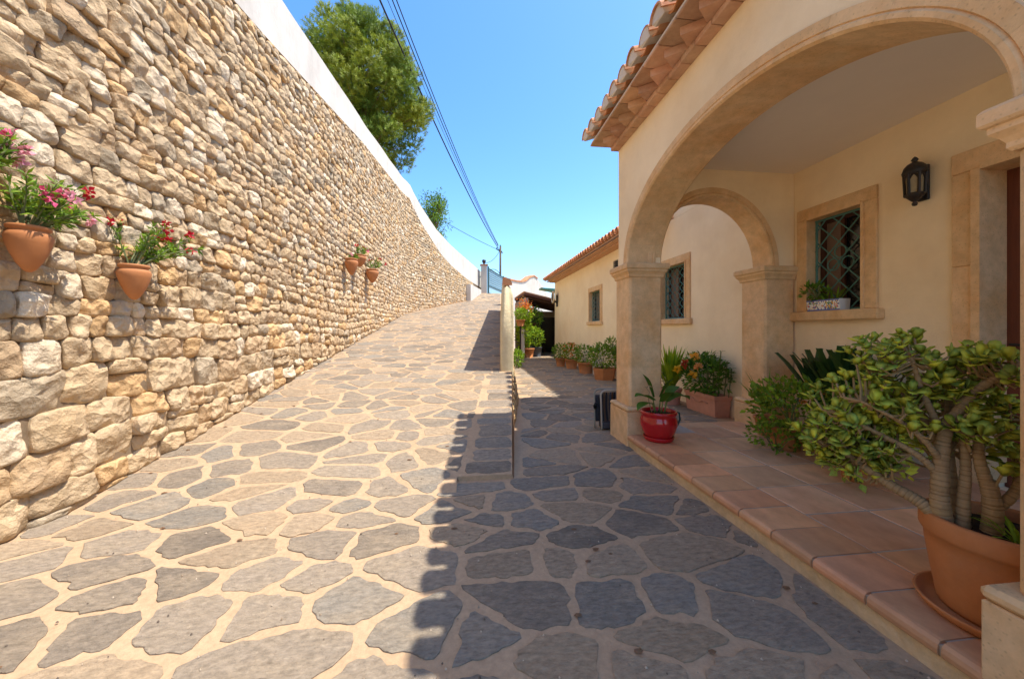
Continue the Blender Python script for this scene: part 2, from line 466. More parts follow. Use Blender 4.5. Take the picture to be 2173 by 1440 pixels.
def paving():
    r = random.Random(21)
    ax = 1.38                        # cells are longer across the lane
    cs = 0.275
    seeds = []
    grid = {}
    ny = int(30 / (cs * 0.9)); row = 0
    yy = -1.3
    while yy < 27.6:
        xx = -3.1 / ax + (cs / 2 if row % 2 else 0)
        while xx < 5.3 / ax:
            if r.random() > 0.16:
                seeds.append((xx + r.uniform(-.44, .44) * cs, yy + r.uniform(-.42, .42) * cs))
            xx += cs
        yy += cs * 0.92; row += 1
    for i, p in enumerate(seeds):
        grid.setdefault((int(p[0] // cs), int(p[1] // cs)), []).append(i)
    out = []
    for i, (sx, sy) in enumerate(seeds):
        X, Y = sx * ax, sy
        # which surface
        inramp = Y > 2.85 and X < (ramp_right(Y) if Y > 3.2 else -0.12) and X > -3.05
        if inramp and Y > 16.5 and X < -2.8 + (Y - 16.5) * .30: continue
        flat = (not inramp) and X > -3.0 and ((X < 1.93 and Y < 3.78) or (Y >= 3.78 and X < 3.72) or (Y > 15.6 and X < 5.0)) and Y < 20.5
        if flat and Y > 3.12 and X < 0.114 * min(Y, 6.5) + 0.10 + 0.095 * max(0, Y - 6.5): continue
        if not (inramp or flat): continue
        gap = r.uniform(0.012, 0.027) if Y < 2.6 else r.uniform(0.013, 0.026) if Y < 5 else r.uniform(0.009, 0.019)
        poly = [(sx - 1, sy - 1), (sx + 1, sy - 1), (sx + 1, sy + 1), (sx - 1, sy + 1)]
        gx, gy = int(sx // cs), int(sy // cs)
        for dx in range(-3, 4):
            for dy in range(-3, 4):
                for j in grid.get((gx + dx, gy + dy), ()):
                    if j == i: continue
                    ox, oy = seeds[j]
                    nx_, ny_ = ox - sx, oy - sy
                    l = math.hypot(nx_, ny_)
                    if l < 1e-6: continue
                    nx_ /= l; ny_ /= l
                    poly = clip(poly, nx_, ny_, nx_ * (sx + ox) / 2 + ny_ * (sy + oy) / 2 - gap)
                    if len(poly) < 3: break
        if len(poly) < 3: continue
        poly = [(a[0] * ax, a[1]) for a in poly]
        # region borders
        poly = clip(poly, -1, 0, 2.80)
        if inramp:
            if Y > 2.9:
                if Y < 6.45:
                    poly = clip(poly, 1, -0.114, 0.008 - 0.46) if Y > 3.1 else clip(poly, 1, 0, -0.14)
                else: poly = clip(poly, 1, -0.0846, -0.02)
            if Y > 16.5: poly = clip(poly, -1, 0.302, 2.72 + 0.302 * 16.3)
        else:
            if Y < 3.78: poly = clip(clip(poly, 1, 0, 1.69), 0, 1, 3.85)
            else: poly = clip(poly, 1, 0, 3.72 if Y < 15.6 else 5.0)
            if X < 1.0 and Y > 3.05:
                poly = clip(poly, -1, 0.135, -0.03)
            if 3.6 < Y < 4.6 and X > 1.7: poly = clip(poly, 0, -1, -4.27)
            if X < 0.4 and Y < 3.1 and X > -0.15: poly = clip(poly, 0, 1, 3.06)
        if len(poly) < 3: continue
        A = abs(area(poly))
        if A < 0.006: continue
        out.append((X, Y, poly, A, inramp))
    # kerb slabs along the right edge of the ramp
    yy = 3.15
    while yy < 6.35:
        h = r.uniform(0.2, 0.34)
        if yy + h > 6.42: h = 6.42 - yy
        xr0, xr1 = ramp_right(yy), ramp_right(yy + h)
        w = r.uniform(0.36, 0.44)
        poly = [(xr0 - w, yy + .013), (xr0 - 0.012, yy + .013), (xr1 - 0.012, yy + h - .013), (xr1 - w - r.uniform(-.03, .03), yy + h - .013)]
        out.append((xr0 - .2, yy + h / 2, poly, abs(area(poly)), True))
        yy += h
    return out

def paving_mesh(poly, inramp, r, n, tint, mb):
    p = chaikin(poly, 0.09)
    p = resample(p, n)
    cx = sum(a[0] for a in p) / n; cy = sum(a[1] for a in p) / n
    jag = 0.028
    q = []
    for i, a in enumerate(p):
        k = pnoise(a[0] * 13, a[1] * 13, 3.3) * jag + (r.uniform(-.5, .5)) * 0.016
        d = math.hypot(a[0] - cx, a[1] - cy) + 1e-6
        q.append((a[0] + (a[0] - cx) / d * k, a[1] + (a[1] - cy) / d * k))
    if area(q) < 0: q = q[::-1]
    tilt = (r.uniform(-.006, .006), r.uniform(-.006, .006)); hh = r.uniform(0.004, 0.0075)
    def z(x, y):
        g = ramp_z(y) if inramp else 0.0
        return g + hh + (x - cx) * tilt[0] + (y - cy) * tilt[1]
    vs = []; fs = []
    for a in q: vs.append((a[0], a[1], z(*a) - hh - 0.010))
    for a in q: vs.append((a[0], a[1], z(*a) - 0.0015))
    for a in q:
        x, y = a[0] + (cx - a[0]) * 0.018, a[1] + (cy - a[1]) * 0.018
        vs.append((x, y, z(x, y) + 0.0025 * pnoise(x, y, 5, 20)))
    for i in range(n):
        j = (i + 1) % n
        fs.append((i, j, n + j, n + i)); fs.append((n + i, n + j, 2 * n + j, 2 * n + i))
    fs.append(tuple(range(2 * n, 3 * n)))
    mb.add(vs, fs, tint)
    return cx, cy, z(cx, cy)

pav = paving()
for region, own in ((True, ramp), (False, court)):
    L = [q for q in pav if q[4] == region]
    def shown(q):
        X, Y = q[0], q[1]
        if Y < 1.0: return 0
        d = math.hypot(X, Y)
        return q[3] * (EYE - (ramp_z(Y) if region else 0) + .15) / d ** 3
    L.sort(key=shown, reverse=True)
    r = random.Random(5)
    rest = MB()
    for i, q in enumerate(L):
        t = stone_tint(r)
        if i < 298:
            mb = MB()
            n = 34 if shown(q) > 0.004 else (18 if shown(q) > 0.001 else 12)
            c = paving_mesh(q[2], region, r, n, t, mb)
            mb.build("paving_stone", M_SLATE, own, origin=c)
        else:
            paving_mesh(q[2], region, r, 9, t, rest)
    if rest.v: rest.build("small_paving", M_SLATE, own, kind='stuff')

r = random.Random(17)
gr = MB()
for i in range(700):
    if r.random() < .6:
        x, y = r.uniform(-2.7, 1.66), 1.1 + 4.5 * r.random() ** 1.5
    else:
        x, y = (-2.70 + abs(r.gauss(0, .06)), r.uniform(1.5, 12)) if r.random() < .7 else (1.66 - abs(r.gauss(0, .05)), r.uniform(.8, 3.7))
    if y > 3 and .2 < x < .6: continue
    z = (ramp_z(y) if (y > 2.85 and x < (ramp_right(y) if y > 3.2 else -.12)) else 0) + .011
    s_ = r.uniform(.002, .006); leafy = r.random() < .06
    if leafy: s_ = r.uniform(.008, .016)
    c = (.22, .12, .06) if leafy else r.choice([(.62, .5, .36), (.16, .12, .09), (.4, .3, .2)])
    a0 = r.uniform(0, 6.28); n_ = 5
    vs = [(x + s_ * math.cos(a0 + k * 1.2566) * (1.6 if leafy else 1), y + s_ * math.sin(a0 + k * 1.2566), z - .004 + r.uniform(0, .003)) for k in range(n_)] + [(x, y, z + (.004 if leafy else s_ * .8))]
    gr.add(vs, [(k, (k + 1) % n_, n_) for k in range(n_)], c)
gr.build("grit", M_PETAL, kind='stuff')

# ------------------------------------------------------------------ the big stone wall
PATH = []       # (x, y, s)
s_acc = 0.0
py_ = -2.4; px_ = -2.76
dirx = 0.0
PATH.append((px_, py_, 0.0))
while py_ < 29.0:
    ang = 0.0 if py_ < 15.3 else min(1.0, (py_ - 15.3) / 2.2) * math.atan(0.302)
    px_ += math.sin(ang) * 0.1; py_ += math.cos(ang) * 0.1; s_acc += 0.1
    PATH.append((px_, py_, s_acc))

def path(s):
    i = max(0, min(len(PATH) - 2, int(s / 0.1)))
    a, c = PATH[i], PATH[i + 1]
    t = (s - a[2]) / 0.1
    d = V((c[0] - a[0], c[1] - a[1], 0)).normalized()
    return V((lerp(a[0], c[0], t), lerp(a[1], c[1], t), 0)), d, V((d.y, -d.x, 0))   # point, along, outward (to the lane)

ZT = [(-2.4, 4.1), (4.25, 5.08), (5.44, 5.27), (9.88, 6.12), (16.7, 7.09), (18.07, 6.34), (20.4, 5.42), (22.07, 5.06), (25, 4.7), (29.4, 4.44)]
ZP = [(-2.4, 5.0), (5.44, 6.14), (6.54, 6.28), (10.5, 6.80), (16.7, 7.77), (18.2, 7.12), (19.8, 6.62), (22.07, 6.28), (24.6, 6.06), (29.3, 5.74)]
def zt(y): return interp(ZT, y)
def zp(y): return interp(ZP, y)

wall = thing("stone_wall", "tall curving dry stone retaining wall with white rendered parapet beside the ramp", "wall", (-2.76, 6, 0))
b = MB()
vs = []; fs = []
ss = [i * 0.4 for i in range(int(s_acc / 0.4))]
for s in ss:
    p, d, n = path(s)
    z0 = ramp_z(p.y) - 0.5; z1 = zt(p.y) + .05
    f_ = p - n * 0.024; bk = p - n * 0.5
    vs += [(f_.x, f_.y, z0), (f_.x, f_.y, z1), (bk.x, bk.y, z1), (bk.x, bk.y, z0)]
for i in range(len(ss) - 1):
    a = i * 4
    fs += [(a, a + 1, a + 5, a + 4), (a + 1, a + 2, a + 6, a + 5), (a + 2, a + 3, a + 7, a + 6)]
b.add(vs, fs)
b.build("wall_core", M_CORE, wall)
# parapet
b = MB(); vs = []; fs = []
for i, s in enumerate(ss):
    p, d, n = path(s)
    y = p.y
    z0 = zt(y); z1 = zp(y) + 0.025 * pnoise(s * .6, 1, 2)
    f_ = p + n * (0.0 + 0.012 * pnoise(s * .8, 3, 3)); bk = p - n * 0.32
    f0 = p + n * 0.005
    vs += [(f0.x, f0.y, z0), (f_.x, f_.y, lerp(z0, z1, .5)), (f_.x, f_.y, z1 - .03), (f_.x - n.x * .03, f_.y - n.y * .03, z1), (bk.x, bk.y, z1), (bk.x, bk.y, z0), ]
k = 6
for i in range(len(ss) - 1):
    a = i * k
    for j in range(k):
        fs.append((a + j, a + (j + 1) % k, a + k + (j + 1) % k, a + k + j))
fs.append(tuple(range(k))); fs.append(tuple(range((len(ss) - 1) * k, len(ss) * k))[::-1])
b.add(vs, fs)
b.build("parapet", M_WHITE, wall)

def wall_stones():
    r = random.Random(11)
    cells = []
    z = -0.25; course = 0
    zs = [z]
    while z < 7.4:
        z += r.choice((0.10, 0.12, 0.135, 0.15, 0.175, 0.125)) * (1.55 if z < .8 else 1.25 if z < 1.5 else 1.0); zs.append(z)
    def cz(i, s):
        return zs[i] + 0.11 * noise.noise(V((s * 0.5, i * 0.22, 1.7))) + 0.04 * noise.noise(V((s * 1.7, i * 3.1, 4.4)))
    for i in range(len(zs) - 1):
        s = 0.3 + r.uniform(0, .3); hgt = zs[i + 1] - zs[i]
        while s < s_acc - 0.4:
            w = r.uniform(0.7, 1.6) * hgt + r.uniform(0, .05)
            if r.random() < .1: w *= 1.35
            lj, rj = r.uniform(-.03, .03), r.uniform(-.03, .03)
            a = [(s + lj, cz(i, s)), (s + w * .5, cz(i, s + w * .5) - r.uniform(0, .02)), (s + w + rj * 0, cz(i, s + w)), (s + w + rj, cz(i + 1, s + w)),
                 (s + w * .5, cz(i + 1, s + w * .5) + r.uniform(0, .02)), (s + lj * 0, cz(i + 1, s))]
            u = r.random()
            if u < 0.2 and hgt > .16:
                m_ = r.uniform(.35, .65); t1, t2 = lerp(cz(i, s), cz(i + 1, s), m_), lerp(cz(i, s + w), cz(i + 1, s + w), m_ + r.uniform(-.15, .15))
                cells.append([a[0], a[1], a[2], (s + w, t2), (s, t1)])
                cells.append([(s, t1), (s + w, t2), a[3], a[4], a[5]])
            elif u < 0.28 and w > .24:
                q = s + w * r.uniform(.3, .7); q2 = q + r.uniform(-.05, .05)
                cells.append([a[0], (q, cz(i, q)), (q2, cz(i + 1, q2)), a[5]])
                cells.append([(q, cz(i, q)), a[2], a[3], (q2, cz(i + 1, q2))])
            else:
                cells.append(a)
            s += w
    return cells

def lime_tint(r, z):
    u = r.random()
    if u < .50: c = (1.0, 0.98, 0.95)
    elif u < .66: c = (1.24, 1.34, 1.5)
    elif u < .80: c = (1.08, 0.92, 0.72)
    elif u < .90: c = (0.76, 0.80, 0.86)
    else: c = (0.95, 0.88, 0.82)
    k = r.uniform(0.84, 1.12)
    return (c[0] * k, c[1] * k, c[2] * k)

def stone_mesh(poly, mb, r, n, rings, tint, amp):
    p = poly
    if area(p) < 0: p = p[::-1]
    cx = sum(a[0] for a in p) / len(p); cy = sum(a[1] for a in p) / len(p)
    p = chaikin(p, 0.085); p = chaikin(p, 0.17)
    p = resample(p, n)
    g = 0.001
    q = []
    for a in p:
        d = math.hypot(a[0] - cx, a[1] - cy) + 1e-6
        k = -g + 0.007 * noise.noise(V((a[0] * 9, a[1] * 9, 8)))
        q.append((a[0] + (a[0] - cx) / d * k, a[1] + (a[1] - cy) / d * k))
    size = min(0.16, math.sqrt(abs(area(q))))
    off = r.uniform(-0.010, 0.014); tx, ty = r.uniform(-.12, .12), r.uniform(-.12, .12)
    planes = [(r.uniform(-.26, .26), r.uniform(-.26, .26), r.uniform(0.004, .016), r.uniform(-.05, .05), r.uniform(-.04, .04)) for _ in range(4)]
    prof = {6: ((1.0, -0.075), (0.995, -0.004), (0.995, -0.004), (0.955, 0.008), (0.84, 0.014), (0.60, 0.015), (0.30, 0.015)), 3: ((1.0, -0.07), (0.99, -0.004), (0.99, -0.004), (0.85, 0.010)), 5: ((1.0, -0.075), (0.995, -0.004), (0.995, -0.004), (0.93, 0.008), (0.70, 0.013))}[rings]
    sd = r.uniform(0, 90)
    vs = []; fs = []
    def pt(x, y, h, nz):
        if nz: h += off + (x - cx) * tx + (y - cy) * ty + max(-.02, min(q_[2] + q_[0] * (x - cx - q_[3]) + q_[1] * (y - cy - q_[4]) for q_ in planes)) + amp * (noise.noise(V((x * 13, y * 13, sd))) * 1.0 + abs(noise.noise(V((x * 8, y * 8, sd + 9)))) * 1.5 - .3 + .45 * noise.noise(V((x * 29, y * 29, sd))))
        P, d, nn = path(x)
        return P + nn * h + V((0, 0, y))
    for (k, h) in prof:
        for a in q:
            x, y = cx + (a[0] - cx) * k, cy + (a[1] - cy) * k
            vs.append(pt(x, y, h * (size / .16 * .6 + .4), h > -0.03))
    vs.append(pt(cx, cy, 0.014, True))
    for j in range(len(prof) - 1):
        if j == 1: continue
        for i in range(n):
            i2 = (i + 1) % n
            fs.append((j * n + i, j * n + i2, (j + 1) * n + i2, (j + 1) * n + i))
    l = (len(prof) - 1) * n
    for i in range(n):
        fs.append((l + i, l + (i + 1) % n, len(vs) - 1))
    mb.add(vs, fs, tint)
    P, d, nn = path(cx)
    return (P.x, P.y, cy)

cells = []
for c in wall_stones():
    cx = sum(a[0] for a in c) / len(c); cz_ = sum(a[1] for a in c) / len(c)
    y = path(cx)[0].y
    sl = (ramp_z(y + .3) - ramp_z(y - .3)) / .6
    zb = ramp_z(y) + 0.0
    if max(a[1] for a in c) < zb + .02: continue
    c = clip(c, sl, -1, sl * cx - zb - 0.005)
    if len(c) < 3: continue
    st = (zt(y + .2) - zt(y - .2)) / .4
    c = clip(c, -st, 1, -st * cx + zt(y) - 0.01)
    if len(c) < 3 or abs(area(c)) < 0.0025: continue
    cx = sum(a[0] for a in c) / len(c); cz_ = sum(a[1] for a in c) / len(c)
    P = path(cx)[0]
    if P.y > 26.5: continue
    d = math.sqrt(P.x ** 2 + P.y ** 2 + (cz_ - EYE) ** 2)
    vis = P.y > 2.05 and (cz_ - EYE) < 0.90 * (P.y * .99 + P.x * .115) + .15
    cells.append((abs(area(c)) * abs(P.x) / d ** 3 if vis else 0, c, cz_))
cells.sort(key=lambda q: -q[0])
r = random.Random(3)
rest = MB()
for i, (w, c, z) in enumerate(cells):
    t = lime_tint(r, z)
    if i < 299:
        mb = MB(); o = stone_mesh(c, mb, r, 26, 6, t, 0.016)
        mb.build("stone", M_LIME, wall, smooth=True, origin=o)
    else:
        stone_mesh(c, rest, r, 14 if w > .0012 else 10, 5 if w > 0.0012 else 3, t, 0.010)
rest.build("small_stones", M_LIME, wall, smooth=True, kind='stuff')

# earth held by the wall
b = MB(); vs = []; fs = []
for s in ss:
    p, d, n = path(s)
    a = p - n * 0.33; z = zt(p.y) + 0.3
    vs += [(a.x, a.y, z), (a.x - 6, a.y + 1.5, z + .5), (a.x - 60, a.y + 12, z + 1.5)]
for i in range(len(ss) - 1):
    for j in range(2):
        a = i * 3 + j
        fs.append((a, a + 1, a + 4, a + 3))
b.add(vs, fs)
b.build("hillside", M_EARTH, kind='structure')

# ------------------------------------------------------------------ the house
house = thing("house", "cream rendered house with sandstone arches, arcaded porch and terracotta tiled roofs", "house", (1.74, 2.5, 0))
AC, AA, AB = 2.435, 1.445, 0.835      # main arch: centre, half span, rise
SPR = 2.0
def arch_pts(c, a, bb, off, n):
    return [(c + (a + off) * math.cos(t), SPR + (bb + off) * math.sin(t)) for t in [math.pi * i / n for i in range(n + 1)]]

def holed_wall(name, m, parent, to3, thick, u0, u1, ztop, arch, n=40):
    """wall above the springing line with one arched hole; to3(u, z, d) gives a point at depth d"""
    b = MB()
    pts = arch
    us = [p[0] for p in pts]
    for d, flip in ((0.0, 0), (thick, 1)):
        vs = []; fs = []
        for p in pts: vs.append(to3(p[0], p[1], d)); vs.append(to3(p[0], ztop, d))
        for i in range(len(pts) - 1):
            q = (2 * i, 2 * i + 1, 2 * i + 3, 2 * i + 2)
            fs.append(q[::-1] if flip else q)
        b.add(vs, fs)
        for (ua, ub) in ((us[0], u1), (u0, us[-1])):
            b.add([to3(ua, SPR, d), to3(ub, SPR, d), to3(ub, ztop, d), to3(ua, ztop, d)], [(0, 1, 2, 3)])
    for ue in (u0, u1):
        b.add([to3(ue, SPR, 0), to3(ue, SPR, thick), to3(ue, ztop, thick), to3(ue, ztop, 0)], [(0, 1, 2, 3)])
    b.add([to3(u0, ztop, 0), to3(u1, ztop, 0), to3(u1, ztop, thick), to3(u0, ztop, thick)], [(0, 1, 2, 3)])
    for (ua, ub) in ((us[0], u1), (u0, us[-1])):
        b.add([to3(ua, SPR, 0), to3(ub, SPR, 0), to3(ub, SPR, thick), to3(ua, SPR, thick)], [(0, 1, 2, 3)])
    return b.build(name, m, parent)

F3 = lambda u, z, d: (1.74 + d, u, z)
holed_wall("facade_wall", M_STUCCO, house, F3, 0.37, 0.45, 4.14, 3.36, arch_pts(AC, AA, AB, 0.02, 48))
E3 = lambda u, z, d: (u, 3.875 + d, z)
EC, EA, EB = 2.755, 0.70, 0.775
holed_wall("end_wall", M_STUCCO, house, E3, 0.262, 2.112, 3.757, 3.08, arch_pts(EC, EA, EB, 0.02, 40))

def arch_stones(name, parent, to3, c, a, bb, d0, d1, nv, width=0.10):
    ar = thing_part(name, parent)
    prof = [(d0, width), (d0, 0.045), (d0 + .008, 0.041), (d0 - .004, 0.030), (d0 - .003, 0.012), (d0 + .012, 0.0), (d1 - .012, 0.0), (d1 + .003, 0.012), (d1 + .004, 0.03), (d1 - .008, .041), (d1, .045), (d1, width)]
    for k in range(nv):
        b = MB(); vs = []; fs = []
        t0 = math.pi * k / nv + 0.0004; t1 = math.pi * (k + 1) / nv - 0.0004
        m_ = 7
        for i in range(m_ + 1):
            t = lerp(t0, t1, i / m_)
            nrm = V((math.cos(t) / (a), math.sin(t) / (bb), 0)).normalized()
            cu, cz0 = c + a * math.cos(t), SPR + bb * math.sin(t)
            for (d, rr) in prof:
                vs.append(to3(cu + nrm.x * rr, cz0 + nrm.y * rr, d))
        np_ = len(prof)
        for i in range(m_):
            for j in range(np_ - 1):
                q = i * np_ + j
                fs.append((q, q + 1, q + np_ + 1, q + np_))
        fs.append(tuple(range(np_))); fs.append(tuple(range(m_ * np_, (m_ + 1) * np_)))
        b.add(vs, fs, tj((1, 1, 1), .06))
        b.build("voussoir", M_SAND, ar)
    return ar

def thing_part(name, parent):
    o = bpy.data.objects.new(name, None)
    COL.objects.link(o); o.parent = parent
    o.empty_display_size = 0.1
    BASE[o.name] = BASE[parent.name]
    return o

arch_stones("arch", house, F3, AC, AA, AB, -0.012, 0.385, 13)
arch_stones("arch", house, E3, EC, EA, EB, -0.012, 0.275, 9)

def pillar(x0, x1, y0, y1, pl=(1, 1, 1, 1), zb=0.0):
    """square sandstone pillar; pl: projections on -x +x -y +y sides"""
    P = thing_part("pillar", house)
    e = 0.05
    def bx(dx, z0, z1, bev, name="stone_block"):
        MB().box((x0 - dx * pl[0], y0 - dx * pl[2], z0), (x1 + dx * pl[1], y1 + dx * pl[3], z1), tj((1, 1, 1), .05), bev).build(name, M_SAND, P)
    bx(0.05, zb, 0.375, 0.006, "plinth")
    bx(0.055, 0.377, 0.425, 0.016, "plinth_moulding")
    zz = [0.427, 0.85, 1.38, 1.845]
    ch = 0.022
    for a, c in zip(zz, zz[1:]):
        oc = [(x0 + ch, y0), (x1 - ch, y0), (x1, y0 + ch), (x1, y1 - ch), (x1 - ch, y1), (x0 + ch, y1), (x0, y1 - ch), (x0, y0 + ch)]
        b = MB(); b.add([(x, y, a) for x, y in oc] + [(x, y, c - .0012) for x, y in oc], [tuple(range(8))[::-1], tuple(range(8, 16))] + [(i, (i + 1) % 8, 8 + (i + 1) % 8, 8 + i) for i in range(8)], tj((1, 1, 1), .05))
        b.build("stone_block", M_SAND, P)
    b = MB(); vs = []; fs = []
    prof = [(0.004, 1.846), (0.012, 1.858), (0.012, 1.875), (0.022, 1.892), (0.04, 1.912), (0.04, 1.932), (0.05, 1.936), (0.056, 1.945), (0.056, 1.985), (0.046, 1.997)]
    for dx, z in prof:
        vs += [(x0 - dx * pl[0], y0 - dx * pl[2], z), (x1 + dx * pl[1], y0 - dx * pl[2], z), (x1 + dx * pl[1], y1 + dx * pl[3], z), (x0 - dx * pl[0], y1 + dx * pl[3], z)]
    for i in range(len(prof) - 1):
        for j in range(4):
            j2 = (j + 1) % 4
            fs.append((i * 4 + j, i * 4 + j2, i * 4 + 4 + j2, i * 4 + 4 + j))
    l = (len(prof) - 1) * 4
    fs.append((l, l + 1, l + 2, l + 3)); fs.append((3, 2, 1, 0))
    b.add(vs, fs, tj((1, 1, 1), .05))
    b.build("capital", M_SAND, P)
    return P

pillar(1.745, 2.125, 3.855, 4.235)
pillar(3.37, 3.752, 3.855, 4.235, (1, 0, 1, 1))
pillar(1.745, 2.125, 0.615, 0.99)

def rect_wall(name, m, parent, X, thick, y0, y1, z0, z1, holes):
    """wall on the plane x = X, going to x = X + thick, with rectangular holes (ya, yb, za, zb)"""
    b = MB()
    ys_ = sorted({y0, y1, *[h[0] for h in holes], *[h[1] for h in holes]})
    zs_ = sorted({z0, z1, *[h[2] for h in holes], *[h[3] for h in holes]})
    inh = lambda y, z: any(h[0] < y < h[1] and h[2] < z < h[3] for h in holes)
    for x in (X, X + thick):
        for a, c in zip(ys_, ys_[1:]):
            for d, e in zip(zs_, zs_[1:]):
                if not inh((a + c) / 2, (d + e) / 2):
                    b.add([(x, a, d), (x, c, d), (x, c, e), (x, a, e)], [(0, 3, 2, 1) if x == X else (0, 1, 2, 3)])
    for h in holes:
        ya, yb, za, zb = h
        for q in ([(ya, za), (yb, za)], [(yb, za), (yb, zb)], [(yb, zb), (ya, zb)], [(ya, zb), (ya, za)]):
            b.add([(X, *q[0]), (X + thick, *q[0]), (X + thick, *q[1]), (X, *q[1])], [(0, 1, 2, 3)])
    b.add([(X, y0, z0), (X + thick, y0, z0), (X + thick, y0, z1), (X, y0, z1)], [(0, 1, 2, 3)])
    b.add([(X, y1, z0), (X, y1, z1), (X + thick, y1, z1), (X + thick, y1, z0)], [(0, 1, 2, 3)])
    b.add([(X, y0, z1), (X + thick, y0, z1), (X + thick, y1, z1), (X, y1, z1)], [(0, 1, 2, 3)])
    return b.build(name, m, parent)

BX = 3.76
W1 = (3.11, 3.70, 1.47, 2.49)                 # porch window opening  (y0, y1, z0, z1)
W2 = (6.02, 6.86, 1.47, 2.47)                 # window behind the end arch
W3 = (10.22, 11.18, 1.52, 2.44)               # far window
VT = (8.98, 9.30, 2.82, 3.06)
DR = (1.05, 2.30, 0.10, 2.46)
rect_wall("back_wall", M_STUCCO, house, BX, 0.32, -1.6, 4.20, 0.0, 3.10, [W1, DR])
rect_wall("wing_wall", M_WING, house, BX, 0.32, 4.202, 15.70, -0.02, 3.32, [W2, W3, VT])
MB().box((BX, 15.70, -0.02), (7.5, 15.95, 3.32)).build("gable_wall", M_WING, house)
MB().box((2.108, 0.45, 3.08), (3.76, 3.875, 3.16)).build("ceiling", M_CEIL, house)
MB().box((2.112, 3.877, 3.082), (3.757, 4.135, 3.34)).build("end_wall_top", M_STUCCO, house)

def window(o, ledge, grille_kind, lw=0.125, ww=None):
    y0, y1, z0, z1 = o
    pane = MB()
    x = BX + 0.19
    pane.box((x, y0, z0), (x + .02, y1, z1))
    w = pane.build("window", M_PANE, house)
    # curtain behind half of the glass, casement bars
    cb = MB(); cb.box((x - .006, lerp(y0, y1, .60), z0 + .04), (x - .002, y1 - .04, z1 - .04)); cb.build("curtain", M_CURTAIN, w)
    fr = MB()
    for (a, c, d, e) in ((y0, y0 + .05, z0, z1), (y1 - .05, y1, z0, z1), (lerp(y0, y1, .58) - .02, lerp(y0, y1, .58) + .02, z0 + .05, z1 - .05), (y0 + .05, y1 - .05, z0, z0 + .05), (y0 + .05, y1 - .05, z1 - .05, z1)):
        fr.box((x - .035, a, d), (x - .008, c, e))
    fr.build("casement", M_DARKWOOD, w)
    pr = 0.022
    for (a, c, d, e) in ((y0 - lw, y0, z0 - .0, z1), (y1, y1 + lw, z0 - .0, z1), (y0 - lw, y1 + lw, z1 + .001, z1 + lw)):
        MB().box((BX - pr, a, d), (BX + .003, c, e), tj((1, 1, 1), .05), .006).build("frame_stone", M_SAND, w)
    # inner moulding, a thin bead round the opening, stone lined reveal
    bd = MB()
    i = .018
    bd.box((BX - pr - .01, y0 - i, z0), (BX + .10, y0 + .012, z1 + .0)); bd.box((BX - pr - .01, y1 - .012, z0), (BX + .10, y1 + i, z1))
    bd.box((BX - pr - .01, y0 + .013, z1 - .012), (BX + .10, y1 - .013, z1 + i))
    bd.build("moulding", M_SAND, w)
    MB().box((BX - ledge, y0 - lw - .05, z0 - .105), (BX + .10, y1 + lw + .045, z0 - .002), tj((1, 1, 1), .05), .012).build("sill", M_SAND, w)
    g = MB(); gx = BX + .085
    yA, yB, zA, zB = y0 + .012, y1 - .012, z0, z1 - .012
    for q in (((gx, yA + .012, zA), (gx, yA + .012, zB)), ((gx, yB - .012, zA), (gx, yB - .012, zB)), ((gx, yA, zA + .012), (gx, yB, zA + .012)), ((gx, yA, zB - .012), (gx, yB, zB - .012))):
        g.tube(q, .012, 6)
    rb = .007
    if grille_kind == 'diamond':
        st = 0.205
        k = -20
        while k < 30:
            for sgn in (1, -1):
                pts = []
                c0 = yA + k * st
                for tt in (0, 1):
                    pass
                # line y = c0 + sgn*(z - zA), clipped to the opening
                za, zb = zA, zB
                ya_, yb_ = (yA - c0) * sgn, (yB - c0) * sgn
                lo, hi = min(ya_, yb_), max(ya_, yb_)
                t0, t1 = max(0, lo), min(zb - za, hi)
                if t1 - t0 > .03:
                    g.tube([(gx + .004 * sgn, c0 + sgn * t0, za + t0), (gx + .004 * sgn, c0 + sgn * t1, za + t1)], rb, 5)
            k += 1
        cy_, cz_ = lerp(yA, yB, .5), lerp(zA, zB, .50)
        for dy, dz in ((0, .11), (-.075, -.015), (.075, -.015)):
            ring = [(gx - .01, cy_ + dy + .062 * math.cos(t), cz_ + dz + .062 * math.sin(t)) for t in [2 * math.pi * i / 16 for i in range(17)]]
            g.tube(ring, .007, 5, cap=False)
    else:
        nb = 5
        for i_ in range(nb):
            yy = lerp(yA, yB, (i_ + .5) / nb)
            for sgn in (1, -1):
                pts = []
                for j in range(25):
                    t = j / 24
                    pts.append((gx + .004 * sgn, yy + sgn * (yB - yA) / nb * .49 * math.cos(t * math.pi * 7), lerp(zA, zB, t)))
                g.tube(pts, rb, 4)
    g.build("grille", M_GREENIRON, w)
    return w

window(W1, 0.075, 'diamond')
window(W2, 0.06, 'wave', 0.13)
window(W3, 0.06, 'wave', 0.13)
v_ = MB().box((BX + .05, VT[0], VT[2]), (BX + .07, VT[1], VT[3])).build("vent", M_PANE, house)
fb = MB()
for i in range(5):
    z = lerp(VT[2], VT[3], (i + .5) / 5)
    fb.box((BX + .012, VT[0] + .01, z - .012), (BX + .035, VT[1] - .01, z + .004))
fb.build("slat", M_GREYP, v_)

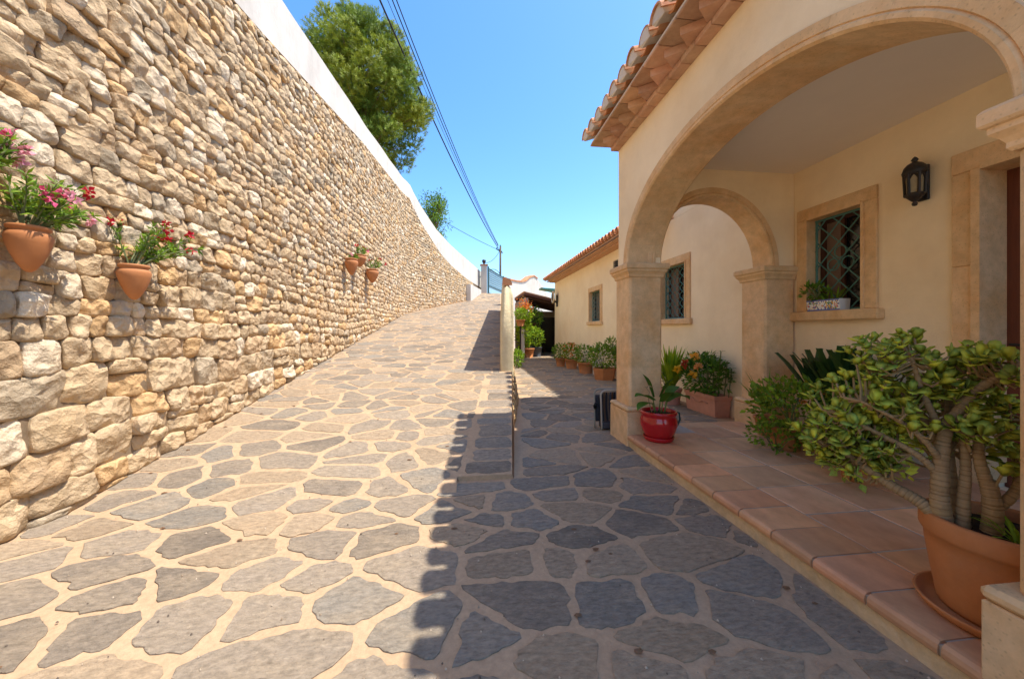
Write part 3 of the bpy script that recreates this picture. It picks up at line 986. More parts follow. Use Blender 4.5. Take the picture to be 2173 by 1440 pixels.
# the entrance door with its stone surround
door = MB().box((BX + .24, DR[0], DR[2]), (BX + .29, DR[1], DR[3])).build("door", M_WOOD, house)
for (a, c, d, e) in ((DR[1] - .11, DR[1], DR[2], DR[3]), (DR[0], DR[0] + .11, DR[2], DR[3]), (DR[0] + .11, DR[1] - .11, DR[3] - .12, DR[3])):
    MB().box((BX + .20, a, d), (BX + .238, c, e), (1.1, 1.1, 1.1), .006).build("door_rail", M_WOOD, door)
for (d, e) in ((.35, 1.05), (1.15, 2.2)):
    MB().box((BX + .215, DR[0] + .16, d), (BX + .238, DR[1] - .16, e), (1, 1, 1), .01).build("door_panel", M_WOOD, door)
hb = MB(); hb.tube([(BX + .20, DR[1] - .06, 1.16), (BX + .15, DR[1] - .06, 1.16), (BX + .15, DR[1] - .16, 1.16)], .009, 8); hb.build("door_handle", M_IRON, door)
for (a, c, d, e) in ((DR[1], DR[1] + .155, .137, 0.95), (DR[1], DR[1] + .155, .952, 1.75), (DR[1], DR[1] + .155, 1.752, DR[3]), (DR[0] - .155, DR[1] + .155, DR[3] + .002, DR[3] + .16), (DR[0] - .155, DR[0], .137, DR[3])):
    MB().box((BX - .025, a, d), (BX + .003, c, e), tj((1, 1, 1), .05), .006).build("door_surround", M_SAND, door)
bd = MB()
bd.box((BX - .04, DR[1] - .015, .137), (BX + .20, DR[1] + .035, DR[3])); bd.box((BX - .04, DR[0] - .035, .137), (BX + .20, DR[0] + .015, DR[3]))
bd.box((BX - .04, DR[0] + .016, DR[3] - .012), (BX + .20, DR[1] - .016, DR[3] + .035))
bd.build("door_moulding", M_SAND, door)

# cornice: headers, saw tooth bricks, flat tile course
corn = thing_part("cornice", house)
y = 0.50
YE = 4.16
while y < YE:
    w = 0.185
    MB().box((1.65 + R.uniform(-.003, .003), y + .003, 3.362), (1.80, min(y + w - .003, YE), 3.405), tj((1, 1, 1), .14), .004).build("brick", M_BRICK, corn)
    y += w
y = 0.52
while y < YE + .02:
    b = MB(); h = 0.118
    q = [(1.66 - .135, y), (1.66, y - h + .012), (1.66 + .118, y), (1.66, y + h - .012)]
    vs = [(a, c, 3.409) for a, c in q] + [(a, c, 3.470) for a, c in q]
    b.add(vs, [(0, 1, 2, 3)[::-1], (4, 5, 6, 7), (0, 1, 5, 4), (1, 2, 6, 5), (2, 3, 7, 6), (3, 0, 4, 7)], tj((1.05, 1, 1), .24))
    b.build("brick", M_BRICK, corn, origin=(1.665, y, 3.43))
    y += 0.222
y = 0.50
while y < YE + .12:
    w = 0.245
    MB().box((1.455 + R.uniform(-.004, .004), y + .004, 3.473 + R.uniform(-.003, .003)), (1.80, min(y + w - .004, YE + .14), 3.495), tj((1, .96, .92), .22), .004).build("brick", M_BRICK, corn)
    y += w
MB().box((1.460, .5, 3.4965), (1.80, YE + .13, 3.515)).build("bed", M_WHITE, corn)

def barrel(mb, x0, z0, yc, slope, ln, r0, r1, tint, up=True, th=0.014, n=8):
    """half barrel tile lying along +x up the slope; up: convex side upwards"""
    vs = []; fs = []
    for (t, rr) in ((0, r0), (1, r1)):
        x = x0 + ln * math.cos(slope) * t; z = z0 + ln * math.sin(slope) * t
        for rad in (rr, rr - th):
            for i in range(n + 1):
                a = math.pi * i / n
                vs.append((x, yc + rad * math.cos(a), z + (rad if up else -rad) * math.sin(a)))
    k = n + 1
    for i in range(n):
        fs += [(i, i + 1, 2 * k + i + 1, 2 * k + i), (k + i, 3 * k + i, 3 * k + i + 1, k + i + 1), (i, k + i, k + i + 1, i + 1), (2 * k + i, 2 * k + i + 1, 3 * k + i + 1, 3 * k + i)]
    fs += [(0, 2 * k, 3 * k, k), (n, k + n, 3 * k + n, 2 * k + n)]
    mb.add(vs, fs, tint)

roof = MB()
SL = math.radians(20)
vs = [(1.52, .2, 3.516), (1.52, YE + .13, 3.516), (4.2, YE + .13, 3.516 + 2.7 * math.tan(SL)), (4.2, .2, 3.516 + 2.7 * math.tan(SL))]
vs += [(a[0], a[1], a[2] + .03) for a in vs]
roof.add(vs, [(3, 2, 1, 0), (4, 5, 6, 7), (0, 1, 5, 4), (1, 2, 6, 5), (2, 3, 7, 6), (3, 0, 4, 7)])
roofo = roof.build("roof", M_BRICK, house)
pit = 0.2135
yc = 4.285
up_rows = MB()
fill = MB()
while yc > 0.2:
    for row in range(8):
        x0 = 1.372 + row * 0.36 * math.cos(SL); z0 = 3.578 + row * 0.36 * math.sin(SL) + row * 0.004
        t1 = tj((1.0, 1.0, 1.0), .16); t2 = tj((.92, .86, .8), .14)
        if row < 2:
            mb = MB(); barrel(mb, x0 + R.uniform(-.012, .012), z0, yc + R.uniform(-.006, .006), SL, .43, .092, .070, t1); mb.build("roof_tile", M_ROOF, roofo, smooth=False, origin=(x0, yc, z0))
            mb = MB(); barrel(mb, x0 + .065 + R.uniform(-.012, .012), z0 + .042, yc - pit / 2, SL, .43, .080, .064, t2, up=False); mb.build("roof_tile", M_ROOF, roofo, origin=(x0, yc, z0))
        else:
            barrel(up_rows, x0, z0, yc, SL, .43, .084, .066, t1); barrel(up_rows, x0, z0 + .022, yc - pit / 2, SL, .43, .080, .064, t2, up=False)
    # mortar plug in the mouth of each cover tile
    vs = [(1.381, yc + .079 * math.cos(a), 3.580 + .079 * math.sin(a)) for a in [math.pi * i / 8 for i in range(9)]] + [(1.40, yc - .066, 3.560), (1.40, yc + .066, 3.560)]
    vs2 = [(x + .14, y, z + .05) for x, y, z in vs]
    n_ = len(vs)
    fill.add(vs + vs2, [tuple(range(n_))[::-1]] + [(i, (i + 1) % n_, n_ + (i + 1) % n_, n_ + i) for i in range(n_)])
    yc -= pit
up_rows.build("upper_tiles", M_ROOF, roofo, kind='stuff')
fill.build("tile_mortar", M_WHITE, roofo)

# upper storey set back above the porch; it shades the lane
MB().box((3.763, -4.0, 3.325), (9.0, 6.42, 5.62)).build("upper_wall", M_WING, house)
SL2 = math.radians(18)
vs = [(3.12, -4.2, 5.70), (3.12, 6.5, 5.70), (6.3, 6.5, 5.70 + 3.14 * math.tan(SL2)), (6.3, -4.2, 5.70 + 3.14 * math.tan(SL2)), (9.4, 6.5, 5.70), (9.4, -4.2, 5.70)]
vs += [(a[0], a[1], a[2] + .05) for a in vs]
ur = MB(); ur.add(vs, [(0, 1, 2, 3), (3, 2, 4, 5), (6, 9, 8, 7), (9, 11, 10, 8), (0, 6, 7, 1), (5, 4, 10, 11), (1, 7, 8, 2), (2, 8, 10, 4), (0, 3, 9, 6), (3, 5, 11, 9)])
uro = ur.build("upper_roof", M_BRICK, house)
tl = MB(); yc = 6.42
while yc > -4.2:
    for row in range(3):
        barrel(tl, 2.97 + row * .4, 5.77 + row * .4 * math.sin(SL2), yc, SL2, .45, .09, .07, tj((1, 1, 1), .15), n=5)
    yc -= 0.27
tl.build("tiling", M_ROOF, uro, kind='stuff')

# wing roof
SL3 = math.radians(19)
vs = [(3.30, 6.55, 3.385), (3.30, 15.98, 3.385), (6.6, 15.98, 3.385 + 3.3 * math.tan(SL3)), (6.6, 6.55, 3.385 + 3.3 * math.tan(SL3))]
vs += [(a[0], a[1], a[2] + .03) for a in vs]
wr = MB(); wr.add(vs, [(3, 2, 1, 0), (4, 5, 6, 7), (0, 1, 5, 4), (1, 2, 6, 5), (2, 3, 7, 6), (3, 0, 4, 7)])
wro = wr.build("wing_roof", M_BRICK, house)
MB().box((3.52, 6.55, 3.322), (3.9, 15.90, 3.352), (1.1, 1, .9)).build("cornice_course", M_BRICK, house)
MB().box((3.38, 6.55, 3.354), (3.9, 15.94, 3.383), (1.1, 1.02, .92)).build("cornice_course", M_BRICK, house)
tl = MB(); yc = 15.93
while yc > 6.6:
    for row in range(5):
        barrel(tl, 3.22 + row * .38, 3.452 + row * .38 * math.tan(SL3), yc, SL3, .43, .085, .07, tj((1.15, 1.1, 1.0), .16), n=6)
        barrel(tl, 3.24 + row * .38, 3.475 + row * .38 * math.tan(SL3), yc - .11, SL3, .43, .08, .065, tj((1, .95, .9), .16), up=False, n=5)
    yc -= 0.22
tl.build("tiling", M_ROOF, wro, kind='stuff')

# ------------------------------------------------------------------ terrace
TZ = 0.137
tb = MB()
tb.box((1.715, -1.6, -0.02), (3.758, 4.215, 0.104))
terr = tb.build("terrace", M_RISER, kind='structure')
gb = MB(); gb.box((1.73, -1.6, 0.1045), (3.757, 4.21, 0.1335)); gb.build("grout_bed", M_GROUT, terr)
gb = MB(); gb.box((1.7035, -1.6, 0.0855), (1.7285, 3.79, 0.1245)); gb.build("grout_bed", M_GROUT, terr)
def ftile(x0, x1, y0, y1, nose=False):
    g = .0055
    b = MB(); z1 = TZ + R.uniform(-.0015, .0015); t = tj((1, 1, 1), .18)
    if not nose:
        b.box((x0 + g, y0 + g, .112), (x1 - g, y1 - g, z1), t, .004)
    else:
        prof = [(x1 - g, .105), (x1 - g, z1)]
        prof = [(x1 - g, .1055), (x0 + .0165, .1055), (x0 + .0165, .084), (x0 + .004, .081), (x0 - .002, .088), (x0 - .005, .105), (x0 - .001, .122), (x0 + .010, z1 - .003), (x0 + .026, z1), (x1 - g, z1)]
        k = len(prof)
        vs = [(x, y0 + g, z) for x, z in prof] + [(x, y1 - g, z) for x, z in prof]
        b.add(vs, [(i, (i + 1) % k, k + (i + 1) % k, k + i) for i in range(k)] + [tuple(range(k))[::-1], tuple(range(k, 2 * k))], (t[0] * .95, t[1] * .86, t[2] * .8))
    b.build("floor_tile", M_TILE, terr, origin=((x0 + x1) / 2, (y0 + y1) / 2, .12))
y = 1.397 - .25 * 12
while y < 3.80 - .02:
    ftile(1.698, 2.05, y, min(y + .25, 3.80), True); y += .25
for (xa, xb) in ((2.05, 2.48), (2.48, 2.91), (2.91, 3.34), (3.34, 3.757)):
    y = 1.65 - .386 * 8
    while y < 4.19:
        ye = min(y + .386, 4.21)
        if xb > 3.35:
            if y > 3.79: break
            ye = min(ye, 3.79)
        if xa < 2.1 and y > 3.79: break
        if xa < 2.1: ye = min(ye, 3.79)
        if ye - y > .05: ftile(xa, xb, y, ye)
        y += .386

# ------------------------------------------------------------------ divider wall along the ramp and its retaining face
dv = thing("divider_wall", "rough yellow plastered garden wall seen end on beside the ramp, topped by clay tiles", "wall", (0.67, 6.5, 0.5))
b = MB(); vs = []; fs = []
yy = 6.5; st = []
while yy <= 18.01: st.append(yy); yy += 0.5
cs_ = [(-.5, -.3), (-.5, .6), (-.5, 1.0), (-.46, 1.35), (-.3, 1.5), (0, 1.56), (.3, 1.5), (.46, 1.35), (.5, 1.0), (.5, .6), (.5, -.9)]
k = len(cs_)
def dv_sec(yy, shrink=1.0, dy=0):
    xl = 0.552 + 0.0913 * (yy - 6.5); zb = ramp_z(yy)
    out = []
    for (u, h) in cs_:
        w = 0.232 * shrink
        hh = h if h < .5 else lerp(.5, h, 1 if shrink == 1 else .985)
        out.append((xl + .116 + u * w + .012 * pnoise(u * 3, yy * 2, h * 3), yy + dy + .02 * pnoise(u * 4, h * 3, 1) * (1 if dy <= 0 else 0), zb + hh * .985))
    return out
secs = [dv_sec(6.5, .72, 0.0), dv_sec(6.5, .9, .018)] + [dv_sec(q, 1.0, .06 if q == 6.5 else 0) for q in st]
for s_ in secs: vs += s_
for i in range(len(secs) - 1):
    for j in range(k - 1):
        fs.append((i * k + j, i * k + j + 1, (i + 1) * k + j + 1, (i + 1) * k + j))
fs.append(tuple(range(k))[::-1])
b.add(vs, fs)
b.build("plaster", M_YELLOW, dv, smooth=True)
yy = 6.52
i = 0
while yy < 17.8:
    xl = 0.552 + 0.0913 * (yy - 6.5) + .116; zb = ramp_z(yy) + 1.51
    m_ = MB(); n = 8; vs = []
    for (t, rr) in ((0, .092), (.42, .08)):
        for i_ in range(n + 1):
            a = math.pi * i_ / n
            vs.append((xl + .0913 * t + rr * math.cos(a), yy + t, zb + .02 + .145 * t + rr * 1.45 * math.sin(a)))
    kk = n + 1
    m_.add(vs, [(q, q + 1, kk + q + 1, kk + q) for q in range(n)] + [tuple(range(kk))[::-1], tuple(range(kk, 2 * kk))], tj((.9, .8, .75), .12))
    m_.build("coping_tile", M_ROOF, dv)
    yy += .40

rt = thing("retaining_wall", "low rough stone retaining face between the ramp kerb and the courtyard", "wall", (0.8, 5, 0))
rr_ = random.Random(9)
yy = 4.9
bk = MB(); vs = []; fs = []
yv = [3.13 + .3 * i for i in range(50)]
def rt_base(yy): return ramp_right(yy) + interp([(3.1, .02), (4.5, .03), (5.3, .06), (6.4, .12), (18, .12)], yy)
for q in yv:
    vs += [(ramp_right(q) + .003, q, ramp_z(q) + (.0 if q < 6.5 else 0.05)), (rt_base(q), q, -.02)]
for i in range(len(yv) - 1): fs.append((2 * i, 2 * i + 1, 2 * i + 3, 2 * i + 2))
bk.add(vs, fs, (.5, .43, .36)); bk.build("mortar_face", M_MORTAR, rt)
while yy < 9.0:
    ln = rr_.uniform(.22, .4)
    zt_ = ramp_z(yy) - .03; z = 0.01
    while z < zt_ - .06:
        h = min(rr_.uniform(.11, .17), zt_ - z)
        def fx(y_, z_):
            t = max(0, min(1, z_ / max(.05, ramp_z(y_))))
            return lerp(rt_base(y_), ramp_right(y_) if y_ < 6.5 else ramp_right(y_) + .03, t)
        m_ = MB(); vs = []; fs = []; n = 12
        pl = resample(chaikin(chaikin([(yy + .012, z + .008), (yy + ln - .012, z + .008), (yy + ln - .012, z + h - .008), (yy + .012, z + h - .008)])), n)
        cy_, cz_ = yy + ln / 2, z + h / 2
        for kf, dx in ((1, -.06), (.98, .0), (.75, .018)):
            for a in pl:
                y_, z_ = cy_ + (a[0] - cy_) * kf, cz_ + (a[1] - cz_) * kf
                vs.append((fx(y_, z_) + dx + .012 * pnoise(y_ * 9, z_ * 9, 2), y_, z_))
        for j in range(2):
            for i in range(n): fs.append((j * n + i, j * n + (i + 1) % n, (j + 1) * n + (i + 1) % n, (j + 1) * n + i))
        fs.append(tuple(range(2 * n, 3 * n)))
        m_.add(vs, fs, tj((.7, .64, .56), .2, rr_))
        m_.build("stone", M_LIME, rt, smooth=False, origin=(fx(cy_, cz_), cy_, cz_))
        z += h
    yy += ln

# ------------------------------------------------------------------ top of the ramp: low white wall, gate post, gate, pole, cables
p0, d0, n0 = path(s_acc - 4.35); p1, d1, n1 = path(s_acc - 1.6)
lw = MB()
a = p0 + n0 * .02; c = p1 + n1 * .02
w_ = 0.3
vs = []
for q, nn, h in ((a, n0, 1.12), (c, n1, .25)):
    zb = ramp_z(q.y)
    for off_, zz in ((0, -.3), (w_, -.3), (w_, h), (0, h)):
        vs.append((q.x + nn.x * off_, q.y + nn.y * off_, zb + zz))
lw.add(vs, [(0, 1, 2, 3), (4, 7, 6, 5), (0, 4, 5, 1), (1, 5, 6, 2), (2, 6, 7, 3), (3, 7, 4, 0)])
tag(lw.build("low_wall", M_WHITE), "low white rendered wall sloping down to the gate at the ramp top", "wall")

GX, GY, GZ = 1.10, 27.9, 3.95
gp = thing("gate_post", "pale square gate post with a small urn finial at the top of the ramp", "gate post", (GX, GY, GZ))
MB().box((GX - .22, GY - .22, GZ - .4), (GX + .22, GY + .22, GZ + 2.15), (.78, .74, .72)).build("post", M_WHITE, gp)
MB().box((GX - .29, GY - .29, GZ + 2.152), (GX + .29, GY + .29, GZ + 2.22), (.7, .45, .35)).build("cap", M_ROOF, gp)
f_ = MB(); f_.lathe([(.0, 2.222), (.1, 2.225), (.06, 2.28), (.09, 2.34), (.15, 2.46), (.15, 2.54), (.11, 2.6), (.0, 2.62)], (GX, GY, GZ), 12)
f_.build("finial", M_IRON, gp, smooth=True)

gt = thing("gate", "teal metal gate with frosted panels standing ajar at the top of the ramp", "gate", (1.45, 27.9, 3.97))
ga, gc = V((1.42, 27.8, 3.98)), V((3.02, 32.8, 4.0))
gd = (gc - ga); gl = gd.length; gd.normalize()
fr = MB()
for t in (0, 1):
    q = ga.lerp(gc, t); fr.tube([q, q + V((0, 0, 2.05))], .07, 8)
for h in (.06, .62, 1.92):
    fr.tube([ga + V((0, 0, h)), gc + V((0, 0, h))], .045, 6)
arc = [ga.lerp(gc, .15 + .7 * i / 12) + V((0, 0, 1.95 + .22 * math.sin(math.pi * i / 12))) for i in range(13)]
fr.tube(arc, .03, 6)
fr.build("gate_frame", M_TEAL, gt)
for i in range(7):
    h = .76 + i * .165
    m_ = MB(); m_.tube([ga + V((0, 0, h)), gc + V((0, 0, h))], .018, 5); m_.build("gate_bar", M_TEAL, gt)
sd = V((gd.y, -gd.x, 0))
for (h0, h1) in ((.10, .58), (.66, 1.88)):
    m_ = MB(); vs = []
    for e in (-.012, .012):
        o_ = sd * (e - .03)
        vs += [ga + gd * .08 + o_ + V((0, 0, h0)), gc - gd * .08 + o_ + V((0, 0, h0)), gc - gd * .08 + o_ + V((0, 0, h1)), ga + gd * .08 + o_ + V((0, 0, h1))]
    m_.add(vs, [(0, 1, 2, 3), (7, 6, 5, 4), (0, 4, 5, 1), (1, 5, 6, 2), (2, 6, 7, 3), (3, 7, 4, 0)])
    m_.build("gate_panel", M_FROST, gt)

PX, PY, PZ = 2.86, 34.0, 8.8
pl = thing("utility_pole", "slender brown utility pole with insulators standing beyond the gate", "utility pole", (PX, PY, 4.0))
m_ = MB(); m_.tube([(PX, PY, 3.5), (PX, PY, PZ + .15)], [.12, .085], 10); m_.build("pole", M_POLE, pl, smooth=True)
m_ = MB(); m_.tube([(PX - .35, PY, PZ - .1), (PX + .25, PY, PZ - .45)], .04, 6); m_.build("bracket", M_IRON, pl)
for dx, dz in ((-.33, .0), (-.15, -.12), (.12, -.3), (.0, .25)):
    m_ = MB(); m_.lathe([(0, -.02), (.06, 0), (.08, .06), (.05, .1), (.07, .14), (0, .18)], (PX + dx, PY, PZ + dz - .1), 8); m_.build("insulator", M_GREENIRON, pl, smooth=True)

def cable(p0, p1, sag, rad, label, n=24):
    m_ = MB(); pts = []
    p0, p1 = V(p0), V(p1)
    for i in range(n + 1):
        t = i / n
        pts.append(p0.lerp(p1, t) - V((0, 0, sag * 4 * t * (1 - t))))
    m_.tube(pts, rad, 5)
    return tag(m_.build("power_cable", M_CABLE, origin=p0), label, "cable", "overhead cables to the utility pole")
def through(px0, pyy, zz):
    # straight run from the pole over point (px0, pyy, zz) and on behind the viewer
    a = V((PX - .2, PY, PZ)); c = V((px0, pyy, zz)); d = (c - a)
    return a + d * ((PY - 2) / (PY - pyy))
for (x, rad, dz, lab) in ((-3.05, .034, 0, "thick black overhead cable, leftmost of the bundle crossing the sky"), (-2.86, .011, .15, "thinnest overhead cable, second from the left in the sky"), (-2.73, .021, .22, "overhead cable third from the left crossing the sky"), (-2.63, .021, .32, "overhead cable furthest right of the bundle crossing the sky")):
    cable((PX - .2, PY, PZ + dz), through(x, 14.0, 14.1 + dz), 1.3, rad, lab)
cable((PX - .3, PY, PZ - .1), (-9.0, 25, 13.5), .55, .02, "single slack cable running from behind the small tree to the pole")
cable((PX - .1, PY, PZ - .3), (GX + .1, GY, GZ + 2.35), .25, .022, "short cable drooping from the pole to the gate post", 12)

# ------------------------------------------------------------------ courtyard end: white wall, lean-to, awning
cw = thing("courtyard_wall", "white rendered wall with a wavy top and clay coping behind the courtyard", "wall", (3.2, 20, 0))
top = [(2.3, 4.12), (2.6, 4.14), (3.2, 4.22), (3.55, 4.34), (4.0, 4.72), (4.4, 4.92), (4.75, 4.82), (5.3, 4.45), (5.8, 4.0), (6.4, 3.7), (8.0, 3.6)]
def cw_pt(x, off, z):
    y = 21.4 + (x - 2.5) / 0.553
    return (x - off * .875, y + off * .484, z)
b = MB(); vs = []; k = len(top)
for off in (0.0, 0.3):
    vs += [cw_pt(x, off, z) for x, z in top] + [cw_pt(8.0, off, -.1), cw_pt(2.3, off, -.1)]
k += 2
b.add(vs, [tuple(range(k)), tuple(range(k, 2 * k))[::-1]] + [(i, k + i, k + (i + 1) % k, (i + 1) % k) for i in range(k)])
b.build("rendered_wall", M_WHITE, cw)
for i in range(6):
    (xa, za), (xb, zb) = top[i], top[i + 1]
    n_ = max(1, int((xb - xa) / .16))
    for j in range(n_):
        xa_, xb_ = lerp(xa, xb, j / n_), lerp(xa, xb, (j + 1) / n_) - .006; za_, zb_ = lerp(za, zb, j / n_), lerp(za, zb, (j + 1) / n_)
        m_ = MB(); m_.add([cw_pt(xa_, -.06, za_ + .003), cw_pt(xb_, -.06, zb_ + .003), cw_pt(xb_, .36, zb_ + .003), cw_pt(xa_, .36, za_ + .003), cw_pt(xa_, -.06, za_ + .08), cw_pt(xb_, -.06, zb_ + .08), cw_pt(xb_, .36, zb_ + .08), cw_pt(xa_, .36, za_ + .08)],
                          [(3, 2, 1, 0), (4, 5, 6, 7), (0, 1, 5, 4), (1, 2, 6, 5), (2, 3, 7, 6), (3, 0, 4, 7)], tj((.9, .75, .68), .15))
        m_.build("coping_tile", M_ROOF, cw)

lt = thing("lean_to", "open lean-to with a sloping dark beamed roof at the courtyard end", "shed", (3.4, 19, 0))
b = MB()
vs = [(2.58, 17.2, 2.93), (5.2, 17.2, 2.32), (5.2, 20.95, 2.32), (2.58, 20.95, 2.93)]
vs += [(x, y, z + .10) for x, y, z in vs]
b.add(vs, [(3, 2, 1, 0), (4, 5, 6, 7), (0, 1, 5, 4), (1, 2, 6, 5), (2, 3, 7, 6), (3, 0, 4, 7)], (1.6, 1.5, 1.4))
b.build("roof", M_DARKWOOD, lt)
b = MB(); vs = [(2.56, 17.17, 3.033), (5.2, 17.17, 2.423), (5.2, 20.9, 2.423), (2.56, 20.9, 3.033)]; vs += [(x, y, z + .05) for x, y, z in vs]
b.add(vs, [(3, 2, 1, 0), (4, 5, 6, 7), (0, 1, 5, 4), (1, 2, 6, 5), (2, 3, 7, 6), (3, 0, 4, 7)], (1.1, 1.0, .9)); b.build("roof_edge", M_BRICK, lt)
for i in range(5):
    yq = 17.45 + i * .8
    m_ = MB(); m_.add([(2.62, yq, 2.81), (5.1, yq, 2.23), (5.1, yq + .1, 2.23), (2.62, yq + .1, 2.81), (2.62, yq, 2.915), (5.1, yq, 2.335), (5.1, yq + .1, 2.335), (2.62, yq + .1, 2.915)],
                      [(3, 2, 1, 0), (4, 5, 6, 7), (0, 1, 5, 4), (1, 2, 6, 5), (2, 3, 7, 6), (3, 0, 4, 7)]); m_.build("beam", M_DARKWOOD, lt)
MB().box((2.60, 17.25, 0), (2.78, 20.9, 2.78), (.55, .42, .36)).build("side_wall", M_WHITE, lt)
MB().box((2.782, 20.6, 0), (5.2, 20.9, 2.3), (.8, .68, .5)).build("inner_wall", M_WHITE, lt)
m_ = MB(); m_.box((3.55, 20.52, 0.0), (5.1, 20.58, 1.95)); m_.build("dark_interior", M_PANE, lt)  # dark sheet put in for the shaded lean-to interior, not a door
b = MB(); b.box((5.2, 15.96, 0), (5.5, 21.4, 3.2)); b.build("far_wall", M_WING, lt)

aw = thing("awning", "pale green awning jutting out behind the far corner of the house", "awning", (4.2, 17.2, 3.2))
m_ = MB(); m_.add([(3.40, 17.3, 3.22), (4.6, 17.3, 3.0), (4.6, 17.9, 3.0), (3.40, 17.9, 3.22), (3.42, 17.3, 3.28), (4.6, 17.3, 3.2), (4.6, 17.9, 3.2), (3.42, 17.9, 3.28)], [(3, 2, 1, 0), (4, 5, 6, 7), (0, 1, 5, 4), (1, 2, 6, 5), (2, 3, 7, 6), (3, 0, 4, 7)])
m_.build("canopy", M_PALEGREEN, aw)
m_ = MB(); m_.tube([(4.5, 17.6, 2.45), (4.5, 17.6, 3.05)], .03, 6); m_.build("support", M_IRON, aw)

cl = thing("corner_lamp", "round bulkhead lamp on a bracket at the far corner of the house", "wall lamp", (3.72, 15.3, 2.6))
m_ = MB(); ring = [(3.55 + .0, 15.42 + .19 * math.cos(t), 2.66 + .24 * math.sin(t)) for t in [2 * math.pi * i / 16 for i in range(17)]]
m_.tube(ring, .035, 6, (1.6, 1.5, 1.3), cap=False); m_.build("ring", M_ALU, cl, smooth=True)
m_ = MB(); m_.tube([(3.53, 15.42, 2.66), (3.57, 15.42, 2.66)], [.15, .18], 14); m_.build("diffuser", M_IRON, cl)
m_ = MB(); m_.tube([(3.57, 15.42, 2.5), (3.76, 15.42, 2.42)], .04, 8); m_.tube([(3.74, 15.42, 2.25), (3.74, 15.42, 2.75)], .05, 8); m_.build("bracket", M_IRON, cl)

# ------------------------------------------------------------------ porch lantern
LX, LY, LZ = BX - .095, 2.64, 2.29
ln = thing("wall_lantern", "black hexagonal iron lantern with amber glass fixed to the porch wall", "lantern", (BX, LY, LZ))
def hexp(r_, z, rot=0): return [(LX + r_ * math.cos(math.pi / 3 * i + rot), LY + r_ * math.sin(math.pi / 3 * i + rot), z) for i in range(6)]
hr = math.pi / 6 * 0
fr = MB()
A0, A1 = .056, .063
for i in range(6):
    q0, q1 = hexp(A0, LZ + .095)[i], hexp(A1, LZ + .27)[i]
    fr.tube([q0, q1], .011, 6)
for rr, z in ((A0, LZ + .095), (A1, LZ + .27)):
    q = hexp(rr, z); fr.tube(q + [q[0]], .012, 6, cap=False)
for i in range(6):     # pointed arch heads in every light
    a, c = V(hexp(A1 - .004, LZ + .262)[i]), V(hexp(A1 - .004, LZ + .262)[(i + 1) % 6])
    pts = [a.lerp(c, t / 8) - V((0, 0, .045 * (abs(t / 8 - .5) * 2) ** 1.6)) for t in range(9)]
    fr.tube(pts, .008, 5)
fr.build("lantern_frame", M_IRON, ln)
for i in range(6):
    q0, q1 = hexp(A0 - .006, LZ + .10), hexp(A1 - .006, LZ + .265)
    m_ = MB(); j = (i + 1) % 6; m_.add([q0[i], q0[j], q1[j], q1[i]], [(0, 1, 2, 3)]); m_.build("glass_pane", M_LGLASS, ln)
m_ = MB(); m_.lathe([(.074, .268), (.079, .285), (.074, .298), (.068, .322), (.048, .347), (.022, .362), (.014, .37), (.024, .382), (.013, .40), (0, .412)], (LX, LY, LZ), 12); m_.build("roof_cap", M_IRON, ln, smooth=True)
m_ = MB(); m_.lathe([(.0, -.0), (.014, .005), (.02, .022), (.011, .036), (.022, .045), (.048, .075), (.063, .088), (.063, .098), (0, .10)], (LX, LY, LZ), 12); m_.build("base_bowl", M_IRON, ln, smooth=True)
m_ = MB(); m_.box((BX - .022, LY - .04, LZ + .05), (BX - .001, LY + .04, LZ + .34), (1, 1, 1), .006); m_.tube([(BX - .01, LY, LZ + .08), (LX + .03, LY, LZ + .09)], .016, 8); m_.tube([(BX - .01, LY, LZ + .30), (LX + .03, LY, LZ + .29)], .016, 8); m_.build("wall_plate", M_IRON, ln)

# ------------------------------------------------------------------ pots and plants
def pot_shell(rb, rt_, h, rim=0.03, th=0.018, rimh=None):
    rimh = rimh or h * .16
    return [(0, 0), (rb, 0), (rb, .0), (lerp(rb, rt_, .5) * 1.01, h * .45), (rt_, h - rimh), (rt_ + rim * .35, h - rimh + .004), (rt_ + rim * .5, h - rimh * .5), (rt_ + rim * .5, h - .006), (rt_ + rim * .35, h), (rt_ - th, h), (rt_ - th * 1.2, h - .05), (rt_ - th * 2, h * .5)]

def soil(parent, c, rr, n=20):
    m_ = MB(); m_.lathe([(rr, 0), (rr * .6, .012), (0, .02)], c, n); return m_.build("soil", M_SOIL, parent, smooth=True)

def rdir(r, upb=0.3):
    while True:
        d = V((r.uniform(-1, 1), r.uniform(-1, 1), r.uniform(-1, 1)))
        if 0.05 < d.length < 1: break
    d.normalize(); d.z += upb
    return d.normalized()

